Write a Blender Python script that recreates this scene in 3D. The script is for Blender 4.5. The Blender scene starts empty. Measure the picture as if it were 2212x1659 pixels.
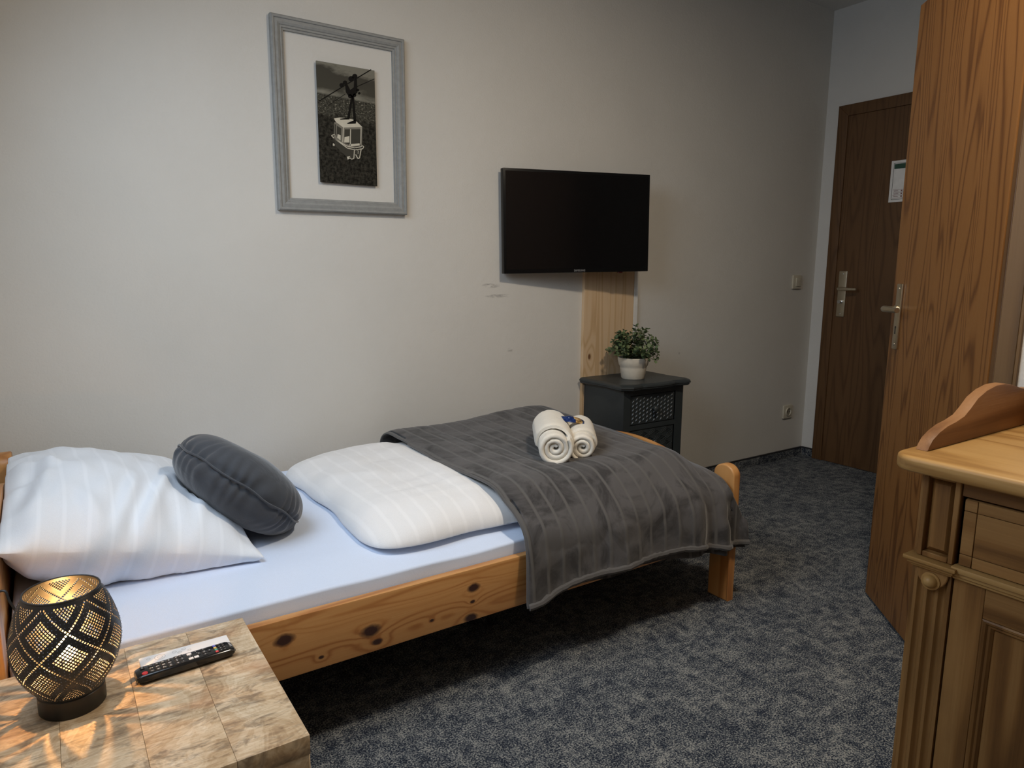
import bpy, bmesh, math, random
from mathutils import Vector, Matrix, noise as mn

random.seed(7)
sc = bpy.context.scene
col = sc.collection
PI = math.pi

# ------------------------------------------------------------------ camera
cam_d = bpy.data.cameras.new('camera')
cam_d.sensor_width = 36.0
cam_d.lens = 1500.0 / 2212.0 * 36.0
cam_d.clip_start = 0.02
cam = bpy.data.objects.new('camera', cam_d)
col.objects.link(cam)
_r = Vector((0.83045551, -0.55704638, 0.00655539))
_u = Vector((0.08516371, 0.13857513, 0.98668337))
_f = Vector((0.55053681, 0.81883836, -0.16252062))
M = Matrix((( _r.x, _u.x, -_f.x, 0.0), (_r.y, _u.y, -_f.y, 0.0), (_r.z, _u.z, -_f.z, 1.153), (0, 0, 0, 1)))
cam.matrix_world = M
sc.camera = cam

# ------------------------------------------------------------------ colour management
sc.view_settings.view_transform = 'Standard'
sc.view_settings.look = 'None'
sc.view_settings.gamma = 1.0
sc.view_settings.use_curve_mapping = False
sc.view_settings.exposure = 0.0
sc.cycles.max_bounces = 6
sc.cycles.diffuse_bounces = 4
sc.cycles.glossy_bounces = 2
sc.cycles.transmission_bounces = 3
sc.cycles.adaptive_threshold = 0.03
sc.cycles.caustics_reflective = False
sc.cycles.caustics_refractive = False

# ------------------------------------------------------------------ world and lights
w = bpy.data.worlds.new('world'); sc.world = w
w.use_nodes = True
bg = w.node_tree.nodes['Background']
bg.inputs[0].default_value = (0.62, 0.76, 1.0, 1)
bg.inputs[1].default_value = 0.6

def area(name, loc, direction, sx, sy, energy, color):
    d = bpy.data.lights.new(name, 'AREA'); d.shape = 'RECTANGLE'
    d.size = sx; d.size_y = sy; d.energy = energy; d.color = color
    o = bpy.data.objects.new(name, d); col.objects.link(o)
    o.location = loc
    o.rotation_euler = Vector(direction).to_track_quat('-Z', 'Y').to_euler()
    return o
# daylight entering by the window in the left wall, above the bed head and the bedside table
wd = area('window_daylight', (-0.27, 1.40, 1.66), (0.80, 0.22, -0.62), 1.05, 1.20, 18.5, (0.71, 0.85, 1.0))
wd.data.spread = math.radians(140)
# the room's flush ceiling lamp (out of the picture)
cl = area('ceiling_lamp_light', (1.38, 0.70, 2.56), (0, 0, -1), 0.22, 0.22, 27.0, (1.0, 0.85, 0.66))
cl.data.shape = 'DISK'

# ------------------------------------------------------------------ mesh helpers
class MB:
    """collects geometry (world coordinates)"""
    def __init__(s): s.v = []; s.f = []
    def add(s, vs, fs):
        n = len(s.v); s.v += [tuple(v) for v in vs]; s.f += [tuple(i + n for i in f) for f in fs]; return s
    def bm(s, bm):
        bm.verts.ensure_lookup_table(); bm.verts.index_update()
        s.add([v.co.copy() for v in bm.verts], [[v.index for v in f.verts] for f in bm.faces]); bm.free(); return s
    def box(s, x0, x1, y0, y1, z0, z1, bev=0.0, seg=2):
        bm = bmesh.new()
        bmesh.ops.create_cube(bm, size=1.0)
        for v in bm.verts:
            v.co = Vector(((x0 + x1) / 2 + v.co.x * (x1 - x0), (y0 + y1) / 2 + v.co.y * (y1 - y0), (z0 + z1) / 2 + v.co.z * (z1 - z0)))
        if bev > 0:
            bmesh.ops.bevel(bm, geom=list(bm.edges), offset=bev, segments=seg, affect='EDGES', profile=0.6)
        return s.bm(bm)
    def prism(s, pts, d, bev=0.0, seg=2):
        """pts: list of 3d points (planar), d: extrusion vector"""
        bm = bmesh.new()
        d = Vector(d)
        a = [bm.verts.new(Vector(p)) for p in pts]
        b = [bm.verts.new(Vector(p) + d) for p in pts]
        n = len(pts)
        fa = bm.faces.new(a); fb = bm.faces.new(b[::-1])
        for i in range(n):
            bm.faces.new((a[i], b[i], b[(i + 1) % n], a[(i + 1) % n]))
        bmesh.ops.recalc_face_normals(bm, faces=list(bm.faces))
        if bev > 0:
            ed = list(set(list(fa.edges) + list(fb.edges)))
            bmesh.ops.bevel(bm, geom=ed, offset=bev, segments=seg, affect='EDGES', profile=0.6)
        return s.bm(bm)
    def lathe(s, prof, c=(0, 0, 0), n=32, axis=(0, 0, 1), caps=True):
        """prof: list of (r, h) along axis"""
        ax = Vector(axis).normalized(); c = Vector(c)
        e1 = ax.orthogonal().normalized(); e2 = ax.cross(e1)
        vs = []; fs = []
        for r, h in prof:
            for k in range(n):
                a = 2 * PI * k / n
                vs.append(c + ax * h + (e1 * math.cos(a) + e2 * math.sin(a)) * r)
        for i in range(len(prof) - 1):
            for k in range(n):
                fs.append((i * n + k, i * n + (k + 1) % n, (i + 1) * n + (k + 1) % n, (i + 1) * n + k))
        if caps:
            fs.append(tuple(range(n))[::-1]); fs.append(tuple((len(prof) - 1) * n + k for k in range(n)))
        return s.add(vs, fs)
    def tube(s, pts, r, n=8, closed=False):
        pts = [Vector(p) for p in pts]; m = len(pts)
        vs = []; fs = []; prev = None
        for i, p in enumerate(pts):
            if closed: t = pts[(i + 1) % m] - pts[i - 1]
            else: t = pts[min(i + 1, m - 1)] - pts[max(i - 1, 0)]
            t.normalize()
            if prev is None: e1 = t.orthogonal().normalized()
            else:
                e1 = prev - t * prev.dot(t); e1.normalize()
            prev = e1; e2 = t.cross(e1)
            rr = r[i] if isinstance(r, (list, tuple)) else r
            for k in range(n):
                a = 2 * PI * k / n
                vs.append(p + (e1 * math.cos(a) + e2 * math.sin(a)) * rr)
        seg = m if closed else m - 1
        for i in range(seg):
            j = (i + 1) % m
            for k in range(n):
                fs.append((i * n + k, i * n + (k + 1) % n, j * n + (k + 1) % n, j * n + k))
        if not closed:
            fs.append(tuple(range(n))[::-1]); fs.append(tuple((m - 1) * n + k for k in range(n)))
        return s.add(vs, fs)
    def grid(s, nu, nv, fn):
        vs = [fn(i / nu, j / nv) for i in range(nu + 1) for j in range(nv + 1)]
        fs = [(i * (nv + 1) + j, (i + 1) * (nv + 1) + j, (i + 1) * (nv + 1) + j + 1, i * (nv + 1) + j + 1) for i in range(nu) for j in range(nv)]
        return s.add(vs, fs)
    def build(s, name, mat, parent=None, smooth=False, loc=None, angle=40, merge=0.0):
        """vertices are world coordinates unless the parent is rotated ('local' parents)"""
        off = Vector((0, 0, 0)); local = False
        if parent is not None:
            if parent.get('_local'): local = True
            else: off = base_of(parent)
        elif loc is not None: off = Vector(loc)
        me = bpy.data.meshes.new(name)
        me.from_pydata([tuple(Vector(v) - off) for v in s.v], [], s.f)
        bm = bmesh.new(); bm.from_mesh(me)
        if merge > 0: bmesh.ops.remove_doubles(bm, verts=list(bm.verts), dist=merge)
        bmesh.ops.recalc_face_normals(bm, faces=list(bm.faces))
        bm.to_mesh(me); bm.free()
        if mat is not None: me.materials.append(mat)
        if smooth:
            for pl in me.polygons: pl.use_smooth = True
            try: me.set_sharp_from_angle(angle=math.radians(angle))
            except Exception: pass
        o = bpy.data.objects.new(name, me); col.objects.link(o)
        if parent is not None:
            o.parent = parent
            o['_ox'], o['_oy'], o['_oz'] = off
            if local: o['_local'] = 1
        elif loc is not None:
            o.location = loc
            o['_ox'], o['_oy'], o['_oz'] = off
        return o

def base_of(o):
    if '_ox' in o.keys(): return Vector((o['_ox'], o['_oy'], o['_oz']))
    return Vector((0, 0, 0))

def tag(o, label=None, cat=None, group=None, kind=None):
    if label: o['label'] = label
    if cat: o['category'] = cat
    if group: o['group'] = group
    if kind: o['kind'] = kind
    return o

def thing(name, label, cat, loc, rz=None, group=None, kind=None, mat4=None):
    o = bpy.data.objects.new(name, None); col.objects.link(o)
    o.empty_display_size = 0.1
    o.location = loc
    if rz is not None or mat4 is not None:
        o['_local'] = 1
        if rz is not None: o.rotation_euler = (0, 0, rz)
        if mat4 is not None: o.matrix_world = mat4
    else:
        o['_ox'], o['_oy'], o['_oz'] = loc
    tag(o, label, cat, group, kind)
    return o

def copy_child(o, parent, loc=None):
    c = o.copy(); col.objects.link(c); c.parent = parent
    if loc is not None: c.location = loc
    return c

def text_obj(name, body, size, mat, parent, M4, extrude=0.0, align='CENTER'):
    """flat lettering; M4 places it in the parent's local frame"""
    cu = bpy.data.curves.new(name, 'FONT'); cu.body = body; cu.size = size; cu.align_x = align; cu.align_y = 'CENTER'
    cu.extrude = extrude; cu.resolution_u = 3
    t = bpy.data.objects.new('tmp_text', cu); col.objects.link(t)
    dg = bpy.context.evaluated_depsgraph_get(); dg.update()
    me = bpy.data.meshes.new_from_object(t.evaluated_get(dg))
    me.transform(M4)
    bpy.data.objects.remove(t); bpy.data.curves.remove(cu)
    me.materials.clear(); me.materials.append(mat)
    me.name = name
    o = bpy.data.objects.new(name, me); col.objects.link(o)
    if parent is not None: o.parent = parent
    return o

def frame(origin, ex, ey):
    ex = Vector(ex).normalized(); ey = Vector(ey).normalized(); ez = ex.cross(ey)
    o = Vector(origin)
    return Matrix(((ex.x, ey.x, ez.x, o.x), (ex.y, ey.y, ez.y, o.y), (ex.z, ey.z, ez.z, o.z), (0, 0, 0, 1)))

def sstep(a, b, x):
    t = max(0.0, min(1.0, (x - a) / (b - a))); return t * t * (3 - 2 * t)
def nz(x, y, z=0.0): return mn.noise(Vector((x, y, z)))

# ------------------------------------------------------------------ materials
def mat_new(name):
    m = bpy.data.materials.new(name); m.use_nodes = True
    nt = m.node_tree; b = nt.nodes['Principled BSDF']
    return m, nt, b
def N(nt, kind, **kw):
    n = nt.nodes.new(kind)
    for k, v in kw.items(): setattr(n, k, v)
    return n
def L(nt, a, b): nt.links.new(a, b)
def math_(nt, op, a, b=None, c=None):
    n = N(nt, 'ShaderNodeMath', operation=op)
    for i, v in enumerate((a, b, c)):
        if v is None: continue
        if isinstance(v, (int, float)): n.inputs[i].default_value = v
        else: L(nt, v, n.inputs[i])
    return n.outputs[0]
def coords(nt, scale=(1, 1, 1), rand=False, loc=(0, 0, 0)):
    tc = N(nt, 'ShaderNodeTexCoord'); mp = N(nt, 'ShaderNodeMapping')
    mp.inputs['Scale'].default_value = scale; mp.inputs['Location'].default_value = loc
    src = tc.outputs['Object']
    if rand:
        oi = N(nt, 'ShaderNodeObjectInfo')
        vm = N(nt, 'ShaderNodeVectorMath', operation='SCALE'); vm.inputs[0].default_value = (3.1, 5.7, 4.3)
        L(nt, oi.outputs['Random'], vm.inputs['Scale'])
        va = N(nt, 'ShaderNodeVectorMath', operation='ADD'); L(nt, src, va.inputs[0]); L(nt, vm.outputs[0], va.inputs[1]); src = va.outputs[0]
    L(nt, src, mp.inputs['Vector'])
    return mp.outputs['Vector']
def noise_(nt, vec, scale, detail=2.0, rough=0.5, dist=0.0):
    n = N(nt, 'ShaderNodeTexNoise'); n.inputs['Scale'].default_value = scale; n.inputs['Detail'].default_value = detail
    n.inputs['Roughness'].default_value = rough; n.inputs['Distortion'].default_value = dist
    L(nt, vec, n.inputs['Vector']); return n.outputs['Fac']
def ramp_(nt, fac, stops):
    r = N(nt, 'ShaderNodeValToRGB')
    el = r.color_ramp.elements
    while len(el) < len(stops): el.new(0.5)
    for e, (p, c) in zip(el, stops):
        e.position = p; e.color = (c[0], c[1], c[2], 1) if not isinstance(c, (int, float)) else (c, c, c, 1)
    L(nt, fac, r.inputs[0]); return r.outputs[0]
def mix_(nt, fac, a, b, mode='MIX'):
    m = N(nt, 'ShaderNodeMix', data_type='RGBA', blend_type=mode)
    if isinstance(fac, (int, float)): m.inputs[0].default_value = fac
    else: L(nt, fac, m.inputs[0])
    for s, v in ((6, a), (7, b)):
        if isinstance(v, (tuple, list)): m.inputs[s].default_value = (v[0], v[1], v[2], 1)
        else: L(nt, v, m.inputs[s])
    return m.outputs[2]
def bump_(nt, b, h, strength=0.3, dist=0.01, prev=None):
    n = N(nt, 'ShaderNodeBump'); n.inputs['Strength'].default_value = strength; n.inputs['Distance'].default_value = dist
    L(nt, h, n.inputs['Height'])
    if prev is not None: L(nt, prev, n.inputs['Normal'])
    L(nt, n.outputs[0], b.inputs['Normal']); return n.outputs[0]

def plain(name, c, rough=0.5, metal=0.0, spec=0.5, emit=None, noise_amt=0.06, nscale=30.0):
    m, nt, b = mat_new(name)
    v = coords(nt); f = noise_(nt, v, nscale, 3)
    lo = tuple(max(0, x * (1 - noise_amt)) for x in c); hi = tuple(min(1, x * (1 + noise_amt)) for x in c)
    L(nt, ramp_(nt, f, [(0.3, lo), (0.7, hi)]), b.inputs['Base Color'])
    b.inputs['Roughness'].default_value = rough; b.inputs['Metallic'].default_value = metal
    b.inputs['Specular IOR Level'].default_value = spec
    if emit:
        b.inputs['Emission Color'].default_value = (*emit[0], 1); b.inputs['Emission Strength'].default_value = emit[1]
    return m

def wood(name, axis, dark, mid, light, ring=9.0, cross=9.0, along=0.7, rough=0.45, knots=0.0, fibre=0.5, contrast=1.0, rand=True, spec=0.4, stain=0.0, knot_col=(0.06, 0.02, 0.008), coat=0.0, sharp=2.2):
    m, nt, b = mat_new(name)
    sc3 = [cross] * 3; sc3[axis] = along
    v = coords(nt, tuple(sc3), rand)
    base = noise_(nt, v, 1.0, 1.5, 0.45, 0.25)
    phase = math_(nt, 'MULTIPLY', base, ring * 6.28)
    kf = None
    if knots > 0:
        ks = [5.5] * 3; ks[axis] = 3.2
        vk = coords(nt, tuple(ks), rand)
        vo = N(nt, 'ShaderNodeTexVoronoi'); vo.inputs['Scale'].default_value = 1.0; vo.inputs['Randomness'].default_value = 1.0
        L(nt, vk, vo.inputs['Vector'])
        d = vo.outputs['Distance']
        halo = math_(nt, 'POWER', math_(nt, 'MAXIMUM', math_(nt, 'SUBTRACT', 1.0, math_(nt, 'MULTIPLY', d, 2.2)), 0.0), 2.0)
        phase = math_(nt, 'ADD', phase, math_(nt, 'MULTIPLY', halo, 14.0))
        kf = ramp_(nt, d, [(0.0, 1.0), (knots * 0.75, 0.95), (knots, 0.35), (knots * 1.5, 0.0)])
    rings = math_(nt, 'MULTIPLY_ADD', math_(nt, 'SINE', phase), 0.5, 0.5)
    rings = math_(nt, 'POWER', rings, sharp)
    fs = [220.0] * 3; fs[axis] = 5.0
    fib = noise_(nt, coords(nt, tuple(fs), rand), 1.0, 3, 0.6)
    fac = math_(nt, 'ADD', math_(nt, 'MULTIPLY', rings, 0.55 * contrast), math_(nt, 'MULTIPLY', fib, fibre))
    c = ramp_(nt, fac, [(0.1, light), (0.5, mid), (0.95, dark)])
    if stain > 0:
        ss = [5.0] * 3; ss[axis] = 2.5
        st = noise_(nt, coords(nt, tuple(ss), rand), 1.0, 4, 0.6)
        c = mix_(nt, math_(nt, 'MULTIPLY', ramp_(nt, st, [(0.42, 0.0), (0.72, 1.0)]), stain), c, tuple(x * 0.45 for x in dark))
    if kf is not None: c = mix_(nt, kf, c, knot_col)
    L(nt, c, b.inputs['Base Color'])
    b.inputs['Roughness'].default_value = rough; b.inputs['Specular IOR Level'].default_value = spec
    b.inputs['Coat Weight'].default_value = coat; b.inputs['Coat Roughness'].default_value = 0.25
    bump_(nt, b, fib, 0.12, 0.002)
    return m

def rail_mat(name, knots):
    """lacquered pine, grain along x, with given knots (x, z, radius) in object coordinates"""
    m, nt, b = mat_new(name)
    tc = N(nt, 'ShaderNodeTexCoord'); sep = N(nt, 'ShaderNodeSeparateXYZ'); L(nt, tc.outputs['Object'], sep.inputs[0])
    wob = noise_(nt, coords(nt, (60, 60, 60)), 1.0, 2)
    base = noise_(nt, coords(nt, (0.55, 12, 12), False, (1.3, 0.4, 0.2)), 1.0, 1.5, 0.45, 0.2)
    phase = math_(nt, 'MULTIPLY', base, 62.0)
    kf = None
    for (kx, kz, kr) in knots:
        dx = math_(nt, 'MULTIPLY', math_(nt, 'SUBTRACT', sep.outputs[0], kx), 0.62)
        dz = math_(nt, 'SUBTRACT', sep.outputs[2], kz)
        d = math_(nt, 'SQRT', math_(nt, 'ADD', math_(nt, 'MULTIPLY', dx, dx), math_(nt, 'MULTIPLY', dz, dz)))
        d = math_(nt, 'DIVIDE', math_(nt, 'ADD', d, math_(nt, 'MULTIPLY', math_(nt, 'SUBTRACT', wob, 0.5), kr * 0.45)), kr)
        halo = math_(nt, 'EXPONENT', math_(nt, 'MULTIPLY', d, -0.60))
        phase = math_(nt, 'ADD', phase, math_(nt, 'MULTIPLY', halo, 13.0))
        kk = ramp_(nt, d, [(0.55, 1.0), (0.80, 0.55), (1.0, 0.0)])
        kf = kk if kf is None else math_(nt, 'MAXIMUM', kf, kk)
    rings = math_(nt, 'POWER', math_(nt, 'MULTIPLY_ADD', math_(nt, 'SINE', phase), 0.5, 0.5), 3.2)
    zone = noise_(nt, coords(nt, (0.5, 14, 14), False, (5, 2, 1)), 1.0, 2)
    rings = math_(nt, 'MULTIPLY', rings, ramp_(nt, zone, [(0.38, 0.25), (0.6, 1.0)]))
    fib = noise_(nt, coords(nt, (5, 220, 220)), 1.0, 3, 0.6)
    fac = math_(nt, 'ADD', math_(nt, 'MULTIPLY', rings, 0.6), math_(nt, 'MULTIPLY', fib, 0.35))
    c = ramp_(nt, fac, [(0.1, PINE_L), (0.45, PINE_M), (0.95, PINE_D)])
    c = mix_(nt, kf, c, (0.045, 0.016, 0.010))
    L(nt, c, b.inputs['Base Color']); b.inputs['Roughness'].default_value = 0.42
    b.inputs['Coat Weight'].default_value = 0.3; b.inputs['Coat Roughness'].default_value = 0.25
    bump_(nt, b, fib, 0.1, 0.002)
    return m

def wall_mat(name, c, marks=False):
    m, nt, b = mat_new(name)
    tc = N(nt, 'ShaderNodeTexCoord'); v = tc.outputs['Object']
    n1 = noise_(nt, v, 2.2, 4, 0.6)
    colr = ramp_(nt, n1, [(0.25, tuple(x * 0.955 for x in c)), (0.75, tuple(min(1, x * 1.025) for x in c))])
    if marks:
        # scuffs left of the television board and a few pinpricks
        sep = N(nt, 'ShaderNodeSeparateXYZ'); L(nt, v, sep.inputs[0])
        def blob(px, pz, rx, rz):
            a = math_(nt, 'POWER', math_(nt, 'DIVIDE', math_(nt, 'SUBTRACT', sep.outputs[0], px), rx), 2.0)
            d = math_(nt, 'POWER', math_(nt, 'DIVIDE', math_(nt, 'SUBTRACT', sep.outputs[2], pz), rz), 2.0)
            return math_(nt, 'MAXIMUM', math_(nt, 'SUBTRACT', 1.0, math_(nt, 'ADD', a, d)), 0.0)
        bl = math_(nt, 'ADD', blob(1.64, 1.04, 0.075, 0.010), blob(1.60, 1.085, 0.05, 0.012))
        bl = math_(nt, 'ADD', bl, math_(nt, 'MULTIPLY', blob(1.70, 0.80, 0.018, 0.012), 0.8))
        bl = math_(nt, 'ADD', bl, math_(nt, 'MULTIPLY', blob(2.78, 0.72, 0.009, 0.007), 1.2))
        sn = noise_(nt, coords(nt, (25, 25, 130)), 1.0, 4, 0.7)
        sm = math_(nt, 'MULTIPLY', bl, ramp_(nt, sn, [(0.45, 0.0), (0.66, 1.0)]))
        dots = N(nt, 'ShaderNodeTexVoronoi'); dots.inputs['Scale'].default_value = 3.3; L(nt, v, dots.inputs['Vector'])
        dm = ramp_(nt, dots.outputs['Distance'], [(0.0, 0.55), (0.008, 0.5), (0.014, 0.0)])
        colr = mix_(nt, math_(nt, 'MINIMUM', math_(nt, 'ADD', math_(nt, 'MULTIPLY', sm, 0.75), dm), 1.0), colr, (0.13, 0.12, 0.115))
    L(nt, colr, b.inputs['Base Color'])
    b.inputs['Roughness'].default_value = 0.85; b.inputs['Specular IOR Level'].default_value = 0.25
    h = math_(nt, 'ADD', math_(nt, 'MULTIPLY', noise_(nt, v, 130, 3, 0.6), 0.5), math_(nt, 'MULTIPLY', noise_(nt, v, 22, 4, 0.6), 0.7))
    if marks:
        fr = math_(nt, 'FRACT', math_(nt, 'DIVIDE', math_(nt, 'SUBTRACT', sep.outputs[0], 0.896), 0.545))
        line = math_(nt, 'LESS_THAN', math_(nt, 'ABSOLUTE', math_(nt, 'SUBTRACT', fr, 0.99)), 0.0022)
        h = math_(nt, 'SUBTRACT', h, math_(nt, 'MULTIPLY', line, 0.55))
    bump_(nt, b, h, 0.45, 0.004)
    return m

def carpet_mat(name):
    m, nt, b = mat_new(name)
    v = coords(nt, (1, 1, 1))
    na = noise_(nt, coords(nt, (1.0, 0.5, 1), False, (3, 1, 0)), 36, 3, 0.65)
    nb = noise_(nt, coords(nt, (0.5, 1.0, 1), False, (7, 2, 0)), 36, 3, 0.65)
    n1 = math_(nt, 'MAXIMUM', na, nb)
    n2 = noise_(nt, v, 6.5, 3, 0.55)
    n3 = noise_(nt, v, 230, 2, 0.7)
    f = math_(nt, 'ADD', math_(nt, 'MULTIPLY', n1, 0.78), math_(nt, 'MULTIPLY', n2, 0.24))
    f = math_(nt, 'ADD', f, math_(nt, 'MULTIPLY', math_(nt, 'SUBTRACT', n3, 0.5), 1.5))
    c = ramp_(nt, f, [(0.36, (0.010, 0.015, 0.030)), (0.47, (0.036, 0.047, 0.070)), (0.58, (0.130, 0.145, 0.160)), (0.74, (0.36, 0.365, 0.35))])
    L(nt, c, b.inputs['Base Color'])
    b.inputs['Roughness'].default_value = 1.0; b.inputs['Specular IOR Level'].default_value = 0.1
    b.inputs['Sheen Weight'].default_value = 0.05
    h = math_(nt, 'ADD', n3, math_(nt, 'MULTIPLY', n1, 0.6))
    bump_(nt, b, h, 0.9, 0.006)
    return m

def fabric(name, c, rough=0.9, sheen=0.2, weave=700.0, wr=0.0, stripes=None, stripe_col=None, stripe_axis=0, stripe_w=0.14, mott=0.0, mott_scale=9.0):
    m, nt, b = mat_new(name)
    v = coords(nt)
    wv = noise_(nt, v, weave, 2, 0.6)
    cc = ramp_(nt, wv, [(0.3, tuple(x * 0.94 for x in c)), (0.7, tuple(min(1, x * 1.04) for x in c))])
    if mott > 0:
        mo = noise_(nt, coords(nt, (1.0, 1.0, 1.0)), mott_scale, 6, 0.62, 1.4)
        cc = mix_(nt, ramp_(nt, mo, [(0.40, 0.0), (0.56, mott)]), cc, tuple(min(1, x * 2.3) for x in c))
    if stripes:
        sep = N(nt, 'ShaderNodeSeparateXYZ'); L(nt, v, sep.inputs[0])
        fr = math_(nt, 'FRACT', math_(nt, 'DIVIDE', math_(nt, 'ADD', sep.outputs[stripe_axis], 10.0), stripes))
        tri = math_(nt, 'ABSOLUTE', math_(nt, 'SUBTRACT', fr, 0.5))
        st = ramp_(nt, tri, [(stripe_w - 0.03, 1.0), (stripe_w + 0.03, 0.0)])
        cc = mix_(nt, st, cc, stripe_col)
        b.inputs['Roughness'].default_value = rough
    L(nt, cc, b.inputs['Base Color'])
    b.inputs['Roughness'].default_value = rough; b.inputs['Specular IOR Level'].default_value = 0.2
    b.inputs['Sheen Weight'].default_value = sheen; b.inputs['Sheen Roughness'].default_value = 0.4
    prev = bump_(nt, b, wv, 0.15, 0.001)
    if wr > 0:
        bump_(nt, b, noise_(nt, v, 14, 4, 0.55, 0.7), wr, 0.01, prev)
    return m

WALL = wall_mat('wallpaper_offwhite', (0.66, 0.64, 0.60), True)
WALL2 = wall_mat('wallpaper_plain', (0.68, 0.675, 0.66))
CEIL = wall_mat('ceiling_paint', (0.70, 0.69, 0.67))
CARPET = carpet_mat('carpet_mottled')
SKIRT = plain('skirting_edge_black', (0.02, 0.02, 0.024), 0.5)
PINE_D, PINE_M, PINE_L = (0.34, 0.125, 0.032), (0.50, 0.225, 0.068), (0.60, 0.31, 0.11)
RAILP = rail_mat('pine_lacquer_knotty', [(-0.512, 0.323, 0.017), (-0.307, 0.283, 0.019), (-0.290, 0.250, 0.010), (-0.015, 0.319, 0.014), (-0.018, 0.280, 0.006), (-0.024, 0.236, 0.015), (-0.14, 0.262, 0.005), (-0.43, 0.254, 0.005), (0.45, 0.30, 0.014), (-0.80, 0.29, 0.013)])
PINE_X = wood('pine_lacquer_along_x', 0, PINE_D, PINE_M, PINE_L, ring=5, cross=11, along=0.9, knots=0.10, fibre=0.35, coat=0.3)
PINE_Y = wood('pine_lacquer_along_y', 1, PINE_D, PINE_M, PINE_L, ring=5, cross=11, along=0.9, knots=0.05, fibre=0.35, coat=0.3)
PINE_Z = wood('pine_lacquer_along_z', 2, PINE_D, PINE_M, PINE_L, ring=4, cross=11, along=0.8, fibre=0.35, coat=0.3)
SPRUCE = wood('spruce_board', 2, (0.50, 0.33, 0.17), (0.62, 0.43, 0.25), (0.68, 0.50, 0.32), ring=5, cross=16, along=0.5, knots=0.045, fibre=0.3, rough=0.6, knot_col=(0.16, 0.07, 0.03))
OAK = wood('oak_veneer_light', 2, (0.085, 0.030, 0.007), (0.185, 0.077, 0.020), (0.24, 0.108, 0.031), ring=15, cross=9.0, along=0.72, fibre=0.42, rough=0.42, contrast=1.05, sharp=3.6, rand=False)
OAKD = wood('oak_veneer_dark', 2, (0.055, 0.026, 0.010), (0.098, 0.048, 0.019), (0.125, 0.064, 0.026), ring=13, cross=8, along=0.6, fibre=0.4, rough=0.45, contrast=0.8, sharp=3.2, rand=False)
OAKF = wood('oak_frame', 2, (0.075, 0.040, 0.014), (0.125, 0.070, 0.026), (0.155, 0.090, 0.036), ring=3, cross=9, along=0.6, fibre=0.5, rough=0.5)
OLD_D, OLD_M, OLD_L = (0.10, 0.043, 0.012), (0.235, 0.115, 0.035), (0.34, 0.185, 0.066)
OLDP_Z = wood('antique_pine_along_z', 2, OLD_D, OLD_M, OLD_L, ring=4, cross=10, along=0.8, fibre=0.45, rough=0.5, stain=0.35, spec=0.3)
OLDP_Y = wood('antique_pine_along_y', 1, OLD_D, OLD_M, OLD_L, ring=4, cross=10, along=0.8, fibre=0.45, rough=0.5, stain=0.3, spec=0.3)
OLDP_X = wood('antique_pine_gallery', 0, (0.13, 0.055, 0.022), (0.25, 0.12, 0.05), (0.33, 0.17, 0.075), ring=4, cross=10, along=0.8, fibre=0.4, rough=0.5, stain=0.2, spec=0.3)
OLDTOP = wood('antique_pine_top', 1, (0.24, 0.12, 0.034), (0.38, 0.215, 0.070), (0.46, 0.28, 0.105), ring=4, cross=10, along=0.8, fibre=0.4, rough=0.45, stain=0.2, spec=0.35)

def mango_mat(name):
    m, nt, b = mat_new(name)
    v = coords(nt, (1, 1, 1), True)
    vg = coords(nt, (9, 120, 9), True)
    big = noise_(nt, coords(nt, (9, 7, 9), True), 1.0, 5, 0.6, 1.2)
    fib = noise_(nt, coords(nt, (22, 150, 40), True), 1.0, 4, 0.65, 0.3)
    bl = noise_(nt, coords(nt, (14, 34, 14), True), 1.0, 4, 0.7, 0.8)
    rg = math_(nt, 'MULTIPLY_ADD', math_(nt, 'SINE', math_(nt, 'MULTIPLY', big, 60.0)), 0.5, 0.5)
    f = math_(nt, 'ADD', math_(nt, 'MULTIPLY', big, 0.55), math_(nt, 'MULTIPLY', fib, 0.45))
    f = math_(nt, 'ADD', f, math_(nt, 'MULTIPLY', rg, 0.06))
    c = ramp_(nt, f, [(0.30, (0.80, 0.70, 0.56)), (0.46, (0.68, 0.55, 0.39)), (0.60, (0.50, 0.36, 0.22)), (0.74, (0.24, 0.155, 0.09))])
    grey = mix_(nt, ramp_(nt, bl, [(0.50, 0.0), (0.64, 0.75)]), c, (0.17, 0.125, 0.085))
    red = mix_(nt, ramp_(nt, noise_(nt, coords(nt, (8, 8, 8), True, (4, 4, 4)), 1.0, 3, 0.5), [(0.56, 0.0), (0.70, 0.5)]), grey, (0.42, 0.22, 0.11))
    L(nt, red, b.inputs['Base Color'])
    b.inputs['Roughness'].default_value = 0.5; b.inputs['Specular IOR Level'].default_value = 0.4
    bump_(nt, b, fib, 0.15, 0.002)
    return m
MANGO = mango_mat('mango_wood')

SHEET = fabric('white_sheet', (0.68, 0.775, 0.96), 0.75, 0.1, 900, 0.12)
PILLOW = fabric('white_striped_pillowcase', (0.80, 0.85, 0.93), 0.7, 0.1, 900, 0.15, 0.047, (0.835, 0.885, 0.965), 0, 0.085)
DUVET = fabric('white_striped_duvet', (0.82, 0.82, 0.835), 0.7, 0.1, 900, 0.32, 0.05, (0.85, 0.85, 0.865), 0, 0.10)
VELVET = fabric('anthracite_velvet', (0.062, 0.068, 0.080), 0.95, 0.45, 500, 0.35)
BLANKET = fabric('grey_flannel_blanket', (0.047, 0.045, 0.046), 0.95, 0.30, 420, 0.3, 0.058, (0.112, 0.108, 0.106), 0, 0.085, 0.85, 6.0)
HEM = fabric('grey_flannel_hem', (0.105, 0.10, 0.098), 0.95, 0.35, 420, 0.3)
TOWEL = fabric('cream_terry', (0.80, 0.755, 0.67), 1.0, 0.35, 420, 0.5)
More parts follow.
